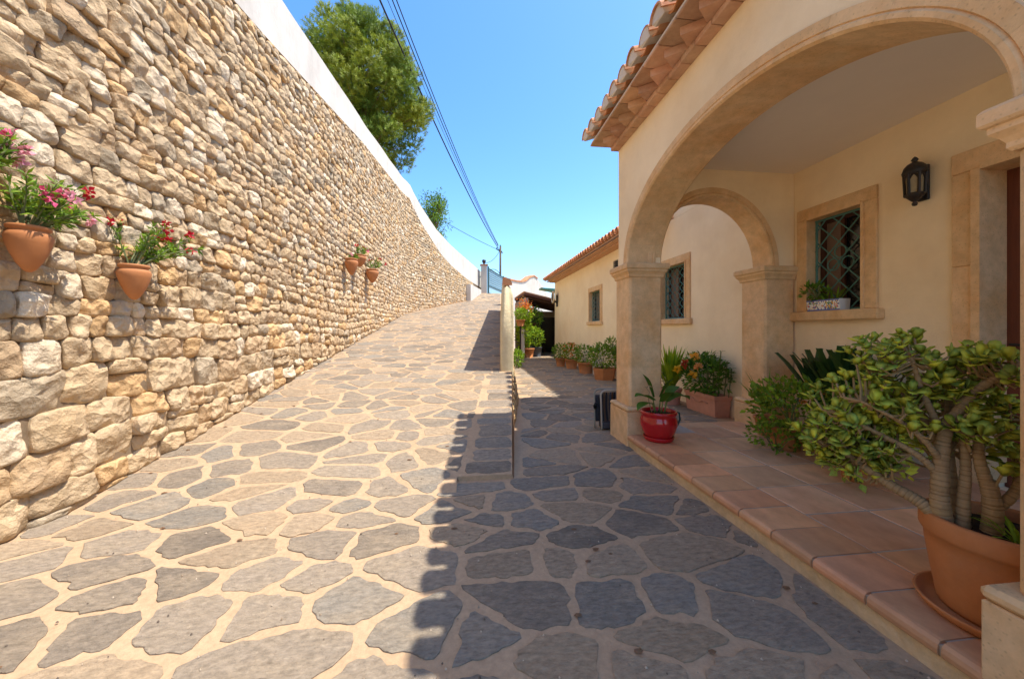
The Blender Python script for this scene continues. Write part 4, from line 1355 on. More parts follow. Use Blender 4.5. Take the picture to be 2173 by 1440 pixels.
GREENS = [(1, 1, 1), (1.3, 1.2, .8), (.7, .8, .8), (1.5, 1.35, .7), (.85, 1.0, .7)]
def bush(parent, c, rad, n, L, W, r, m=None, cols=GREENS, upb=.5, name="foliage", shell=.55, stems=8, base=None):
    mb = MB()
    for i in range(n):
        d = rdir(r, .15); k = (shell + (1 - shell) * r.random())
        lump = 1 + .25 * noise.noise(V((d.x * 2.2, d.y * 2.2, d.z * 2.2 + c[0])))
        p = V((c[0] + d.x * rad[0] * k * lump, c[1] + d.y * rad[1] * k * lump, c[2] + d.z * rad[2] * k * lump))
        dd = (d + rdir(r, upb) * .9).normalized()
        mb.leaf(p, dd, rdir(r, .8), L * r.uniform(.7, 1.25), W * r.uniform(.75, 1.2), tj(r.choice(cols), .15, r), curl=r.uniform(0, .3))
    o = mb.build(name, m or M_LEAF, parent, kind='stuff')
    if stems:
        sb = MB(); b0 = base or (c[0], c[1], c[2] - rad[2])
        for i in range(stems):
            d = rdir(r, .6)
            e = V((c[0] + d.x * rad[0] * .75, c[1] + d.y * rad[1] * .75, c[2] + d.z * rad[2] * .75))
            s0 = V(b0) + V((r.uniform(-.3, .3) * rad[0], r.uniform(-.3, .3) * rad[1], 0)) * .5
            sb.tube([s0, s0.lerp(e, .5) + V((0, 0, .03)), e], [.008, .006, .004], 5)
        sb.build("stem", M_GSTEM, parent)
    return o

def flower(parent, p, r, col, size, nm="flower", petals=7):
    mb = MB(); p = V(p)
    for k in range(petals):
        d = rdir(r, .2)
        mb.leaf(p + d * size * .15, d, rdir(r, .5), size * r.uniform(.6, 1), size * .7, tj(col, .15, r), curl=.2)
    return mb.build(nm, M_PETAL, parent, origin=p)

def wall_pot(x, y, z0, h, rt_, label, r, flowers, big=True, lean=0.05, plant_h=.22, nst=13):
    t = thing("hanging_pot", label, "flower pot", (x, y, z0), "flower pots hung on the stone wall")
    prof = [(0, 0), (rt_ * .14, h * .008), (rt_ * .30, h * .06), (rt_ * .55, h * .2), (rt_ * .82, h * .42), (rt_ * 1.0, h * .64), (rt_ * 1.06, h * .76), (rt_ * .99, h * .84), (rt_ * .84, h * .875), (rt_ * .86, h * .90), (rt_ * .97, h * .93), (rt_ * .99, h * .985), (rt_ * .93, h), (rt_ * .8, h), (rt_ * .75, h * .9)]
    m_ = MB(); m_.lathe(prof, (x, y, z0), 24 if big else 14); m_.build("pot", M_TERRA, t, smooth=True)
    soil(t, (x, y, z0 + h * .9), rt_ * .84, 14)
    m_ = MB(); m_.tube([(x - .02, y, z0 + h * .93), (x - rt_ - .02, y, z0 + h * 1.0)], .006, 5); m_.build("wall_hook", M_IRON, t)
    lb = MB(); sb = MB(); tips = []
    for i in range(nst):
        a = r.uniform(0, 2 * math.pi); sp = r.uniform(.15, .8)
        d = V((math.cos(a) * sp * .7 + .12, math.sin(a) * sp + .12 + lean, 1)).normalized()
        p = V((x + math.cos(a) * rt_ * .3, y + math.sin(a) * rt_ * .3, z0 + h * .93))
        ln_ = plant_h * r.uniform(.75, 1.35); pts = [p]
        for k in range(5):
            d = (d + V((.02, .06 * lean, -.07 * sp)) + rdir(r, 0) * .12).normalized(); p = p + d * ln_ / 5; pts.append(p)
            if k >= 1:
                for q in range(7 if big else 5):
                    ld = (d * .7 + rdir(r, .1)).normalized()
                    lb.leaf(p, ld, rdir(r, .7), .062 * r.uniform(.7, 1.2), .014 if big else .022, tj(r.choice([(1.1, 1.1, .9), (1.6, 1.45, .9), (.75, .85, .8)]), .15, r), curl=.1)
        sb.tube(pts, [.005] * 5 + [.003], 4); tips.append((p, d))
    lb.build("foliage", M_LEAF, t); sb.build("stem", M_GSTEM, t)
    r.shuffle(tips)
    for (p, d), col in zip(tips, flowers):
        for q in range(2 if big else 1):
            flower(t, p + d * .02 + rdir(r, .2) * .03, r, col, .042 if big else .06, petals=9)
    return t

REDF, PINK, LPINK = (.52, .015, .03), (.72, .10, .22), (.80, .36, .42)
r = random.Random(31)
WX = -2.60
wall_pot(WX, 2.21, 1.84, .27, .092, "terracotta wall pot at the left edge, partly cut off, with pink flowers", r, [PINK, PINK, LPINK, LPINK, PINK, PINK, LPINK], lean=.35, nst=14)
wall_pot(-2.635, 2.535, 1.615, .275, .092, "largest looking terracotta wall pot with pink and red oleander like flowers", r, [PINK, LPINK, PINK, REDF, LPINK, PINK, PINK], lean=.30, plant_h=.27, nst=26)
wall_pot(-2.635, 3.235, 1.505, .275, .096, "terracotta wall pot below a leafy plant with bright red flowers", r, [REDF] * 8, lean=.45, plant_h=.33, nst=24)
wall_pot(-2.58, 8.45, 2.47, .36, .135, "left one of three small wall pots far along the stone wall, nearly bare", r, [LPINK], False, plant_h=.09, nst=5)
wall_pot(-2.58, 9.05, 2.75, .28, .15, "middle and highest of three small wall pots far along the stone wall", r, [REDF, REDF, PINK], False, plant_h=.20, nst=10, lean=.2)
wall_pot(-2.58, 10.2, 2.52, .36, .16, "right one of three small wall pots far along the stone wall, red flowers", r, [REDF, REDF, REDF], False, plant_h=.26, nst=12, lean=.25)

# --- the jade tree in the big pot
JX, JY = 2.06, 1.2
jt = thing("jade_plant", "large jade tree with thick ringed stems in a big terracotta pot on the terrace", "potted plant", (JX, JY, TZ))
m_ = MB(); m_.lathe([(0, .0), (.165, .0), (.172, .012), (.205, .235), (.208, .28), (.216, .285), (.222, .298), (.222, .352), (.216, .362), (.203, .364), (.196, .352), (.19, .30)], (JX, JY, TZ + .022), 48); pot = m_.build("pot", M_TERRA, jt, smooth=True)
m_ = MB(); m_.lathe([(0, 0), (.205, 0), (.222, .012), (.238, .038), (.236, .044), (.226, .043), (.212, .022), (.17, .019), (0, .0185)], (JX, JY, TZ), 48); m_.build("saucer", M_TERRA, jt, smooth=True)
soil(jt, (JX, JY, TZ + .335), .197, 28)
r = random.Random(77)
branches = []
def limb(pts, r0, r1, rings=True):
    pts = [V(p) for p in pts]
    # smooth resample with ring scars
    fine = []; rad = []; tns = []; nxt_ = 4
    segs = len(pts) - 1
    N = 34 * segs
    for i in range(N + 1):
        u = i / N * segs; k = min(int(u), segs - 1); t = u - k
        p0 = pts[max(k - 1, 0)]; p1 = pts[k]; p2 = pts[k + 1]; p3 = pts[min(k + 2, segs)]
        q = 0.5 * ((2 * p1) + (p2 - p0) * t + (2 * p0 - 5 * p1 + 4 * p2 - p3) * t * t + (3 * p1 - p0 - 3 * p2 + p3) * t ** 3)
        fine.append(q)
        rr = lerp(r0, r1, i / N)
        if rings: scar = (i >= nxt_)
        tns += [((.72, .68, .64) if scar else tj((1, 1, 1), .12, r))] * 9
        rr *= (0.92 if scar else 1.03) * (1 + .03 * r.uniform(-1, 1) + .06 * noise.noise(q * 22))
        if scar: nxt_ = i + r.choice((4, 5, 6, 7, 9))
        rad.append(rr)
    mb = MB()
    mb.tube(fine, rad, 9, tns); mb.build("branch", M_STEM, jt, smooth=True)
    branches.append(fine)
ZB = TZ + .34
limb([(1.905, 1.275, ZB), (1.895, 1.28, ZB + .10), (1.905, 1.285, ZB + .22), (1.925, 1.29, ZB + .34), (1.945, 1.28, ZB + .44)], .032, .019)
limb([(1.945, 1.28, ZB + .42), (1.985, 1.25, ZB + .52), (2.03, 1.21, ZB + .60), (2.09, 1.18, ZB + .66)], .020, .011)
limb([(1.925, 1.29, ZB + .36), (1.89, 1.33, ZB + .52), (1.87, 1.36, ZB + .68)], .015, .007)
limb([(1.905, 1.28, ZB + .01), (1.875, 1.33, ZB + .07), (1.845, 1.42, ZB + .11), (1.81, 1.52, ZB + .17), (1.78, 1.60, ZB + .23)], .028, .012)
limb([(1.90, 1.285, ZB + .20), (1.86, 1.33, ZB + .27), (1.80, 1.42, ZB + .33), (1.73, 1.52, ZB + .39)], .016, .007)
limb([(1.905, 1.285, ZB + .26), (1.84, 1.30, ZB + .35), (1.77, 1.34, ZB + .42), (1.70, 1.42, ZB + .48)], .013, .006)
limb([(1.955, 1.25, ZB), (1.96, 1.25, ZB + .12), (1.97, 1.25, ZB + .24), (1.99, 1.27, ZB + .38)], .023, .012)
limb([(2.01, 1.20, ZB), (2.005, 1.195, ZB + .11), (2.0, 1.205, ZB + .21)], .031, .023)
limb([(2.0, 1.205, ZB + .19), (1.995, 1.225, ZB + .28), (2.02, 1.25, ZB + .40), (2.0, 1.29, ZB + .52)], .022, .008)
limb([(2.012, 1.20, ZB + .09), (2.06, 1.17, ZB + .17), (2.10, 1.165, ZB + .28), (2.14, 1.18, ZB + .44)], .019, .010)
limb([(1.99, 1.27, ZB + .02), (2.02, 1.33, ZB + .2), (2.09, 1.38, ZB + .42), (2.17, 1.44, ZB + .58)], .022, .010)
limb([(1.93, 1.29, ZB + .28), (1.96, 1.40, ZB + .44), (1.95, 1.52, ZB + .58)], .016, .008)

def jade_leaf_mesh(k):
    rr = random.Random(k)
    mb = MB(); n = 10; out = []
    for i in range(n):
        a = 2 * math.pi * i / n
        x = .5 - .5 * math.cos(a); y = .33 * math.sin(a) * (.45 + .75 * x)
        out.append((x, y, .10 * (y / .33) ** 2 + .06 * x * x))
    c = (1, 1, 1)
    vs = out + [(.55, 0, -.005), (.55, 0, -.06)]
    fs = [(i, (i + 1) % n, n) for i in range(n)] + [((i + 1) % n, i, n + 1) for i in range(n)]
    t = rr.choice([(1, 1, 1), (1.25, 1.18, .9), (.72, .82, .8), (1.5, 1.35, .8), (.85, .95, .9), (1.1, 1.05, .8)])
    mb.add(vs, fs, t)
    return mb
JV = []
for k in range(10):
    mb = jade_leaf_mesh(k); me = bpy.data.meshes.new("jade_leaf"); me.from_pydata(mb.v, [], mb.f)
    at = me.attributes.new("tint", 'FLOAT_COLOR', 'POINT'); at.data.foreach_set("color", [c for t in mb.t for c in (*t, 1.0)])
    me.materials.append(M_JADE); me.polygons.foreach_set("use_smooth", [True] * len(me.polygons)); JV.append((me, mb))
tips = []
lobes = [((1.75, 1.62, .82), (.13, .20, .14), 36), ((1.81, 1.48, .95), (.17, .24, .19), 46), ((1.86, 1.42, 1.14), (.17, .18, .14), 34), ((2.06, 1.26, 1.08), (.20, .18, .17), 46),
         ((2.24, 1.34, .95), (.24, .22, .26), 44), ((2.02, 1.46, 1.0), (.26, .24, .24), 40), ((1.82, 1.54, .70), (.13, .16, .11), 24), ((2.08, 1.15, .80), (.10, .07, .10), 12), ((2.16, 1.45, .8), (.2, .2, .2), 22), ((1.86, 1.52, .76), (.2, .18, .17), 30), ((1.98, 1.24, .88), (.13, .10, .10), 16), ((1.82, 1.62, .66), (.10, .12, .09), 12)]
allpts = [p for br in branches for p in br[len(br) // 3:]]
leaves = []
tw = MB()
for c, rad, n in lobes:
    for i in range(n):
        d = rdir(r, .1); k = r.random() ** .5
        p = V((c[0] + d.x * rad[0] * k, c[1] + d.y * rad[1] * k, c[2] + d.z * rad[2] * k))
        if p.y < 1.02 and p.x > 1.72: p.y = 1.03 + r.random() * .1
        q = min(allpts, key=lambda a: (a - p).length_squared + .3 * max(0, a.z - p.z))
        mid = q.lerp(p, .55) + V((0, 0, -.03)) + rdir(r, 0) * .02
        tw.tube([q, mid, p], [.006, .005, .004], 5, tj((.9, .9, .8), .2, r))
        ax_ = (p - mid).normalized(); ax_ = (ax_ + V((0, 0, .5)) + rdir(r, 0) * .4).normalized()
        e1 = ax_.orthogonal().normalized(); e2 = ax_.cross(e1)
        for pair in range(r.choice((2, 3, 3))):
            ph = pair * math.pi / 2 + r.uniform(-.3, .3)
            for sgn in (0, math.pi):
                o_ = e1 * math.cos(ph + sgn) + e2 * math.sin(ph + sgn)
                dd = (o_ * r.uniform(.7, 1.0) + ax_ * r.uniform(.2, .75)).normalized()
                L_ = r.uniform(.042, .074) * (1 - .12 * pair)
                nn = (ax_ - dd * ax_.dot(dd)).normalized()
                pp = p - ax_ * (.012 * (2 - pair))
                leaves.append((pp, dd, nn, L_, r.randrange(10)))
tw.build("twigs", M_STEM, jt, kind='stuff')
leaves.sort(key=lambda q: (q[0] - V((0, 0, EYE))).length)
lr = MB()
bz = V(BASE[jt.name])
for i, (p, d, n, L_, k) in enumerate(leaves):
    sd = n.cross(d)
    me, mb = JV[k]
    if i < 300:
        o = bpy.data.objects.new("leaf", me); COL.objects.link(o); o.parent = jt
        M = Matrix(((d.x, sd.x, n.x, p.x - bz.x), (d.y, sd.y, n.y, p.y - bz.y), (d.z, sd.z, n.z, p.z - bz.z), (0, 0, 0, 1)))
        o.matrix_local = M @ Matrix.Diagonal((L_, L_, L_, 1))
    else:
        lr.add([p + (d * a[0] + sd * a[1] + n * a[2]) * L_ for a in mb.v], mb.f, mb.t)
lr.build("small_leaves", M_JADE, jt, smooth=True, kind='stuff')
sp = MB()
for i in range(26):
    a = r.uniform(0, 6.28)
    sp.strap((1.99 + r.uniform(-.02, .02), 1.11 + r.uniform(-.02, .02), ZB), (math.cos(a), math.sin(a), r.uniform(.6, 1.5)), (0, 0, 1), r.uniform(.12, .22), .009, tj((1.3, 1.3, .7), .2, r), droop=1.3)
tag(sp.build("spider_plant", M_LEAF, origin=(1.99, 1.11, ZB)), "small grassy spider plant growing in the soil of the big jade pot", "plant")

# --- dark strap leaved plants and trailing pots near the porch wall
def pot_thing(c, rb, rt_, h, label, m=M_TERRA, name="potted_plant", cat="potted plant", group=None, n=28):
    t = thing(name, label, cat, c, group)
    mb = MB(); mb.lathe(pot_shell(rb, rt_, h), c, n); mb.build("pot", m, t, smooth=True)
    soil(t, (c[0], c[1], c[2] + h - .04), rt_ - .025)
    return t
r = random.Random(55)
t = pot_thing((3.47, 3.12, TZ), .13, .18, .28, "dark green strap leaved clivia in a pot against the porch wall")
sb = MB()
for i in range(84):
    a = r.uniform(0, 6.28); e = r.uniform(.25, .9)
    sb.strap((3.47 + r.uniform(-.13, .13), 3.06 + r.uniform(-.22, .22), TZ + .28), (math.cos(a) * e, math.sin(a) * e, 1.2), (0, 0, 1), r.uniform(.54, .78), .074, tj((1, 1.1, 1), .25, r), droop=.6, tipw=.7)
sb.build("foliage", M_DKLEAF, t)
for p in ((3.18, 3.10, .72), (3.16, 3.17, .58), (3.24, 3.0, .66)):
    flower(t, p, r, (.75, .16, .03), .05)
t = pot_thing((3.02, 3.20, TZ), .11, .15, .22, "tangled trailing succulent spilling from a pot onto the terrace by the pillar")
bush(t, (3.04, 3.14, .52), (.36, .42, .30), 900, .062, .038, r, cols=[(1.1, 1.1, .9), (1.6, 1.4, .7), (.9, .9, .7), (1.4, 1.0, .6)])
bush(t, (2.86, 3.14, .27), (.24, .28, .14), 300, .05, .028, r, cols=[(1.4, 1.3, .8), (1.1, 1, .8), (.8, .8, .6)], stems=5)
t = pot_thing((3.18, 3.62, TZ), .08, .11, .20, "spiky thin leaved plant in a small pot in front of the second pillar")
sb = MB()
for i in range(30):
    a = r.uniform(0, 6.28); e = r.uniform(.3, 1.1)
    sb.strap((3.18, 3.60, TZ + .24), (math.cos(a) * e, math.sin(a) * e, 1.1), (0, 0, 1), r.uniform(.3, .52), .017, tj((.95, 1, .9), .2, r), droop=.25, tipw=.08)
sb.build("foliage", M_LEAF, t)
t = pot_thing((3.38, 2.70, TZ), .13, .17, .26, "leafy green shrub in a pot below the porch lantern")
bush(t, (3.30, 2.68, .55), (.28, .34, .28), 480, .075, .045, r, cols=[(1, 1, .8), (1.3, 1.2, .7), (.75, .85, .7)])
t = pot_thing((2.95, 2.45, TZ), .12, .16, .24, "low terracotta pot of round leaved succulents half hidden by the jade tree")
bush(t, (2.85, 2.4, .42), (.30, .32, .27), 520, .06, .045, r, m=M_JADE, cols=GREENS)

# --- red glazed pot
RX, RY = 1.935, 3.585
t = thing("red_pot", "glossy red glazed pot with broad leaved plant on the terrace corner by the pillar", "potted plant", (RX, RY, TZ))
m_ = MB(); m_.lathe([(0, .02), (.118, .02), (.128, .03), (.158, .09), (.182, .165), (.180, .21), (.170, .245), (.168, .26), (.176, .268), (.179, .288), (.176, .302), (.166, .304), (.158, .29), (.155, .24)], (RX, RY, TZ), 48); m_.build("pot", M_RED, t, smooth=True)
m_ = MB(); m_.lathe([(0, 0), (.125, 0), (.142, .012), (.152, .042), (.149, .047), (.142, .044), (.13, .02), (0, .018)], (RX, RY, TZ), 48); m_.build("saucer", M_RED, t, smooth=True)
m_ = MB()
pts = [(RX + .178, RY - .0, TZ + .29), (RX + .225, RY, TZ + .27), (RX + .235, RY, TZ + .20), (RX + .205, RY, TZ + .14), (RX + .178, RY, TZ + .12)]
m_.tube(pts, .009, 8, (.35, .9, .7)); m_.build("handle", M_GREYP, t, smooth=True)
soil(t, (RX, RY, TZ + .265), .156, 24)
r = random.Random(8)
specs = [(-.03, 0, .25, (-1, -.3, .55), .10, .85), (.02, .03, .30, (.55, -.4, 1.4), .12, .7), (.05, -.02, .22, (1.4, .1, .8), .13, 1.5), (-.06, -.04, .2, (-1.2, -.6, .3), .08, 1.2), (.0, -.05, .24, (.1, -.9, .9), .10, .9), (-.02, .05, .28, (-.35, .3, 1.3), .10, .6), (.09, .04, .26, (1.0, .5, 1.0), .10, .9)]
for dx, dy, h, d, w, dr in specs:
    s0 = V((RX + dx, RY + dy, TZ + .27)); dd = V(d).normalized(); s1 = s0 + V((dd.x * .04, dd.y * .04, h * .55))
    mb = MB(); mb.tube([s0, s0.lerp(s1, .5) + V((0, 0, .01)), s1], [.008, .006, .005], 6, (1.2, 1.2, .8)); mb.build("leaf_stalk", M_GSTEM, t, smooth=True)
    mb = MB(); mb.strap(s1, dd, (0, 0, 1), r.uniform(.24, .30), w * 1.3, tj((.5, .62, .5), .2, r), droop=dr, seg=8, tipw=.03, fold=.16); mb.build("broad_leaf", M_LEAF, t, smooth=True)
mb = MB(); mb.tube([(RX - .07, RY, TZ + .27), (RX - .12, RY - .02, TZ + .42), (RX - .11, RY - .02, TZ + .50), (RX - .15, RY - .02, TZ + .55)], .004, 5)
for i in range(4): mb.leaf((RX - .15 + .02 * i, RY - .02, TZ + .54), rdir(r, .3), (0, 0, 1), .03, .016)
mb.build("dry_shoot", M_STEM, t)

# --- rectangular pink planter with marigolds, round pot behind the pillar
t = thing("rectangular_planter", "long pink terracotta planter box with marigolds beyond the end arch", "planter", (3.6, 5.2, 0))
m_ = MB()
x0, x1, y0, y1, h = 3.475, 3.735, 4.875, 5.60, .315
vs = []
for (e, z) in ((-.02, .0), (-.004, h * .8), (.008, h * .82), (.008, h), (-.018, h), (-.022, h - .06)):
    vs += [(x0 - e, y0 - e, z), (x1 + e, y0 - e, z), (x1 + e, y1 + e, z), (x0 - e, y1 + e, z)]
fs = [(3, 2, 1, 0)] + [(i * 4 + j, i * 4 + (j + 1) % 4, i * 4 + 4 + (j + 1) % 4, i * 4 + 4 + j) for i in range(5) for j in range(4)]
m_.add(vs, fs); m_.build("box", M_PINKTERRA, t)
m_ = MB()
m_.tube([(x0 - .004, y0 + .16 + .1 * i, .19 + .022 * math.sin(i * 1.9)) for i in range(5)], .008, 6); m_.build("swag_relief", M_PINKTERRA, t, smooth=True)
m_ = MB(); m_.add([(x0, y0, h - .04), (x1, y0, h - .04), (x1, y1, h - .04), (x0, y1, h - .04)], [(0, 1, 2, 3)]); m_.build("soil", M_SOIL, t)
r = random.Random(12)
DK = [(.55, .75, .6), (.7, .9, .7), (.9, 1.0, .7), (.45, .6, .5)]
bush(t, (3.56, 5.24, .58), (.23, .50, .32), 820, .09, .04, r, cols=DK, stems=14, base=(3.6, 5.2, .28))
for p, col in (((3.28, 5.30, .74), (.45, .07, .02)), ((3.28, 5.50, .64), (.85, .50, .02)), ((3.32, 5.02, .72), (.75, .35, .10)), ((3.29, 5.10, .60), (.75, .40, .03)), ((3.38, 5.20, .86), (.85, .45, .06))):
    flower(t, p, r, col, .085, petals=18)
# upright shoots with paired leaves
mb = MB(); lb = MB()
for (yy, xx, hh) in ((5.02, 3.58, .92), (4.94, 3.62, .95), (4.85, 3.65, .82), (4.80, 3.68, .72)):
    mb.tube([(xx, yy + .06, .3), (xx, yy, hh)], .007, 5)
    for k in range(6):
        z = lerp(.55, hh, k / 5)
        for s_ in (1, -1):
            lb.leaf((xx, yy, z), (r.uniform(-.4, .4), s_, .25), (0, 0, 1), .085, .034, tj((.6, .8, .65), .15, r))
mb.build("stem", M_GSTEM, t); lb.build("shoots", M_LEAF, t)
t = pot_thing((3.42, 5.95, 0), .15, .18, .27, "round pink terracotta pot with feathery yellow green palm behind the pillar", M_PINKTERRA)
sb = MB()
for i in range(80):
    a = r.uniform(0, 6.28); e = r.uniform(.1, 1.0)
    sb.strap((3.44 + r.uniform(-.05, .05), 5.95 + r.uniform(-.05, .05), .26), (math.cos(a) * e, math.sin(a) * e, 1.3), (0, 0, 1), r.uniform(.42, .8), .055, tj(r.choice([(1.8, 1.55, .6), (2.2, 1.8, .6), (1.2, 1.2, .6)]), .15, r), droop=.5, tipw=.1)
sb.build("fronds", M_LEAF, t)
bush(t, (3.36, 6.0, .42), (.20, .22, .16), 170, .06, .03, r, cols=[(1.5, 1.3, .6), (2.0, 1.2, .6), (.9, .9, .7)], stems=4)

# --- folded beach chair leaning behind the first pillar
bc = thing("folded_chair", "folded striped deck chair with pale metal frame leaning behind the near pillar", "chair", (1.80, 4.42, 0))
def uframe(x0, x1, y, z1, lean, rr=.045):
    pts = [(x0, y, 0.01)]
    for i in range(1, 5): pts.append((x0, y + lean * i / 5, z1 * .92 * i / 5 + 0.01))
    for i in range(7):
        a = math.pi - math.pi / 2 * i / 6
        pts.append((x0 + .07 + .07 * math.cos(a), y + lean, z1 - .07 + .07 * math.sin(a)))
    for i in range(7):
        a = math.pi / 2 - math.pi / 2 * i / 6
        pts.append((x1 - .07 + .07 * math.cos(a), y + lean, z1 - .07 + .07 * math.sin(a)))
    pts += [(x1, y, .01)]
    return pts
m_ = MB(); m_.tube(uframe(1.655, 2.05, 4.46, .50, .04), .012, 8); m_.build("front_frame", M_ALU, bc, smooth=True)
m_ = MB(); m_.tube(uframe(1.605, 2.02, 4.58, .50, .02), .011, 8, (.7, .75, .75)); m_.build("rear_frame", M_ALU, bc, smooth=True)
cols = [(.035, .036, .042), (.10, .06, .035), (.025, .028, .034), (.13, .10, .075), (.05, .06, .08), (.09, .045, .025), (.02, .025, .035), (.12, .12, .13)]
x = 1.668; i = 0
while x < 2.03:
    w = .026
    m_ = MB(); vs = []
    for k in range(6):
        z = lerp(.12, .475, k / 5); yv_ = 4.465 + .035 * k / 5 + .03 * math.sin(math.pi * k / 5)
        vs += [(x, yv_, z), (x + w, yv_ + .004, z)]
    m_.add(vs, [(2 * k, 2 * k + 1, 2 * k + 3, 2 * k + 2) for k in range(5)], cols[i % 8]); m_.build("fabric_stripe", M_FABRIC, bc, smooth=True)
    x += w; i += 1
m_ = MB(); m_.box((1.662, 4.45, .02), (2.04, 4.60, .10), (1.2, 1.0, .9), .012); m_.build("foot_bar", M_GREYP, bc)
m_ = MB(); m_.box((1.615, 4.60, .08), (2.0, 4.66, .42), (.05, .05, .055), .02); m_.build("rolled_seat", M_FABRIC, bc)
m_ = MB(); m_.tube([(1.60, 4.55, .27), (1.585, 4.52, .30), (1.60, 4.5, .34)], .022, 8, (.05, .09, .10)); m_.build("hinge_knob", M_GREYP, bc, smooth=True)

# --- planters along the wing wall
G = "planters along the foot of the house wing"
r = random.Random(90)
t = thing("hexagonal_planter", "hexagonal terracotta planter with dense green bush, nearest along the house wing", "planter", (3.42, 9.0, 0), G)
m_ = MB(); m_.lathe([(0, 0), (.255, 0), (.29, .24), (.305, .245), (.305, .30), (.275, .30), (.27, .24)], (3.42, 9.02, 0), 6); m_.build("planter", M_TERRA, t)
soil(t, (3.42, 9.02, .25), .26, 6)
bush(t, (3.40, 9.0, .58), (.42, .46, .32), 700, .10, .04, r, stems=10)
bush(t, (3.56, 8.85, .86), (.20, .22, .20), 160, .10, .034, r, stems=4, name="foliage")
for (x, y, rt_, h, lab, org, sc) in ((3.36, 10.35, .23, .33, "terracotta tub with bushy green plant, second along the house wing", 0, .36), (3.30, 11.65, .20, .32, "terracotta pot with orange flowers, third along the house wing", 1, .32), (3.12, 12.35, .17, .30, "small terracotta pot with green plant, furthest along the house wing", 0, .30)):
    t = pot_thing((x, y, 0), rt_ * .78, rt_, h, lab, group=G, n=18)
    bush(t, (x, y, h + .20), (sc, sc, .28), 330, .095, .04, r, stems=6)
    if org:
        mb = MB()
        for i in range(90):
            d = rdir(r, .4); p = V((x + d.x * sc, y + d.y * sc, h + .22 + d.z * .26))
            mb.leaf(p, rdir(r, .4), rdir(r, .6), .08, .06, tj((.62, .20, .03), .2, r))
        mb.build("flowers", M_PETAL, t)
m_ = MB(); m_.box((3.48, 10.0, 0), (3.74, 10.12, .42), (1, 1, 1), .01)
tag(m_.build("white_box", M_WHITE, origin=(3.6, 10.05, 0)), "plain white box between the hexagonal planter and the next tub", "box")

# --- plants at the left of the courtyard
r = random.Random(41)
t = pot_thing((2.60, 16.5, 0), .25, .34, .42, "square looking terracotta pot with tall yellow green climber beside the white post", n=4)
bush(t, (2.45, 16.5, 1.15), (.36, .32, .90), 1000, .13, .06, r, cols=[(2.0, 1.7, .6), (2.4, 1.9, .5), (1.2, 1.2, .6), (1.0, 1.1, .7)], stems=10)
bush(t, (2.52, 16.45, 1.95), (.34, .3, .38), 280, .13, .055, r, cols=[(1.6, 1.5, .6), (2.2, 1.8, .6)], stems=0)
mb = MB()
for i in range(120):
    p = V((2.52 + r.gauss(0, .15), 16.35 + r.gauss(0, .12), 2.35 + r.gauss(0, .16)))
    mb.leaf(p, rdir(r, .2), rdir(r, .5), .12, .08, tj(r.choice([(.75, .22, .04), (.85, .42, .10), (.6, .14, .03)]), .15, r))
mb.build("orange_blossom", M_PETAL, t, kind='stuff')
m_ = MB(); m_.box((2.28, 16.2, 0), (2.44, 16.36, 1.3), (1, 1, 1), .015); tag(m_.build("white_post", M_WHITE, origin=(2.36, 16.28, 0)), "short rough white post among the climbers at the courtyard edge", "post")
t = pot_thing((2.22, 15.9, 1.42), .14, .19, .28, "terracotta pot raised on a thin stand among the yellow climbers", n=16)
bush(t, (2.22, 15.9, 1.95), (.27, .27, .25), 240, .11, .05, r, cols=[(1.7, 1.5, .6), (1.3, 1.3, .6)], stems=4)
m_ = MB(); m_.tube([(2.22, 15.9, 0), (2.22, 15.9, 1.42)], .03, 8); m_.build("stand", M_IRON, t)
t = pot_thing((3.10, 17.0, 0), .22, .28, .46, "dark grey pot with variegated shrub at the lean-to entrance", M_GREYP, n=18)
bush(t, (3.10, 17.0, .92), (.38, .36, .46), 440, .13, .06, r, cols=[(2.0, 1.7, .7), (2.4, 2.0, 1.0), (1.0, 1.1, .7)], stems=6)
t = thing("hanging_plant", "leafy basket plant hanging under the lean-to roof", "plant", (3.15, 17.5, 1.5))
m_ = MB(); m_.lathe([(0, 0), (.12, .02), (.2, .16), (.21, .2), (.18, .2)], (3.15, 17.5, 1.40), 14); m_.build("basket", M_DARKWOOD, t, smooth=True)
m_ = MB(); m_.tube([(3.15, 17.5, 1.6), (3.15, 17.5, 2.80)], .012, 5); m_.build("chain", M_IRON, t)
bush(t, (3.15, 17.5, 1.9), (.38, .3, .45), 400, .13, .055, r, cols=[(1.3, 1.3, .8), (1.9, 1.7, .7), (.8, .9, .7)], stems=0)
t = thing("ground_plant", "low green plants at the foot of the divider wall", "plant", (1.62, 12.3, 0))
bush(t, (1.60, 12.3, .3), (.20, .5, .3), 320, .11, .05, r, cols=[(1.5, 1.4, .6), (1.1, 1.2, .6)], stems=6)

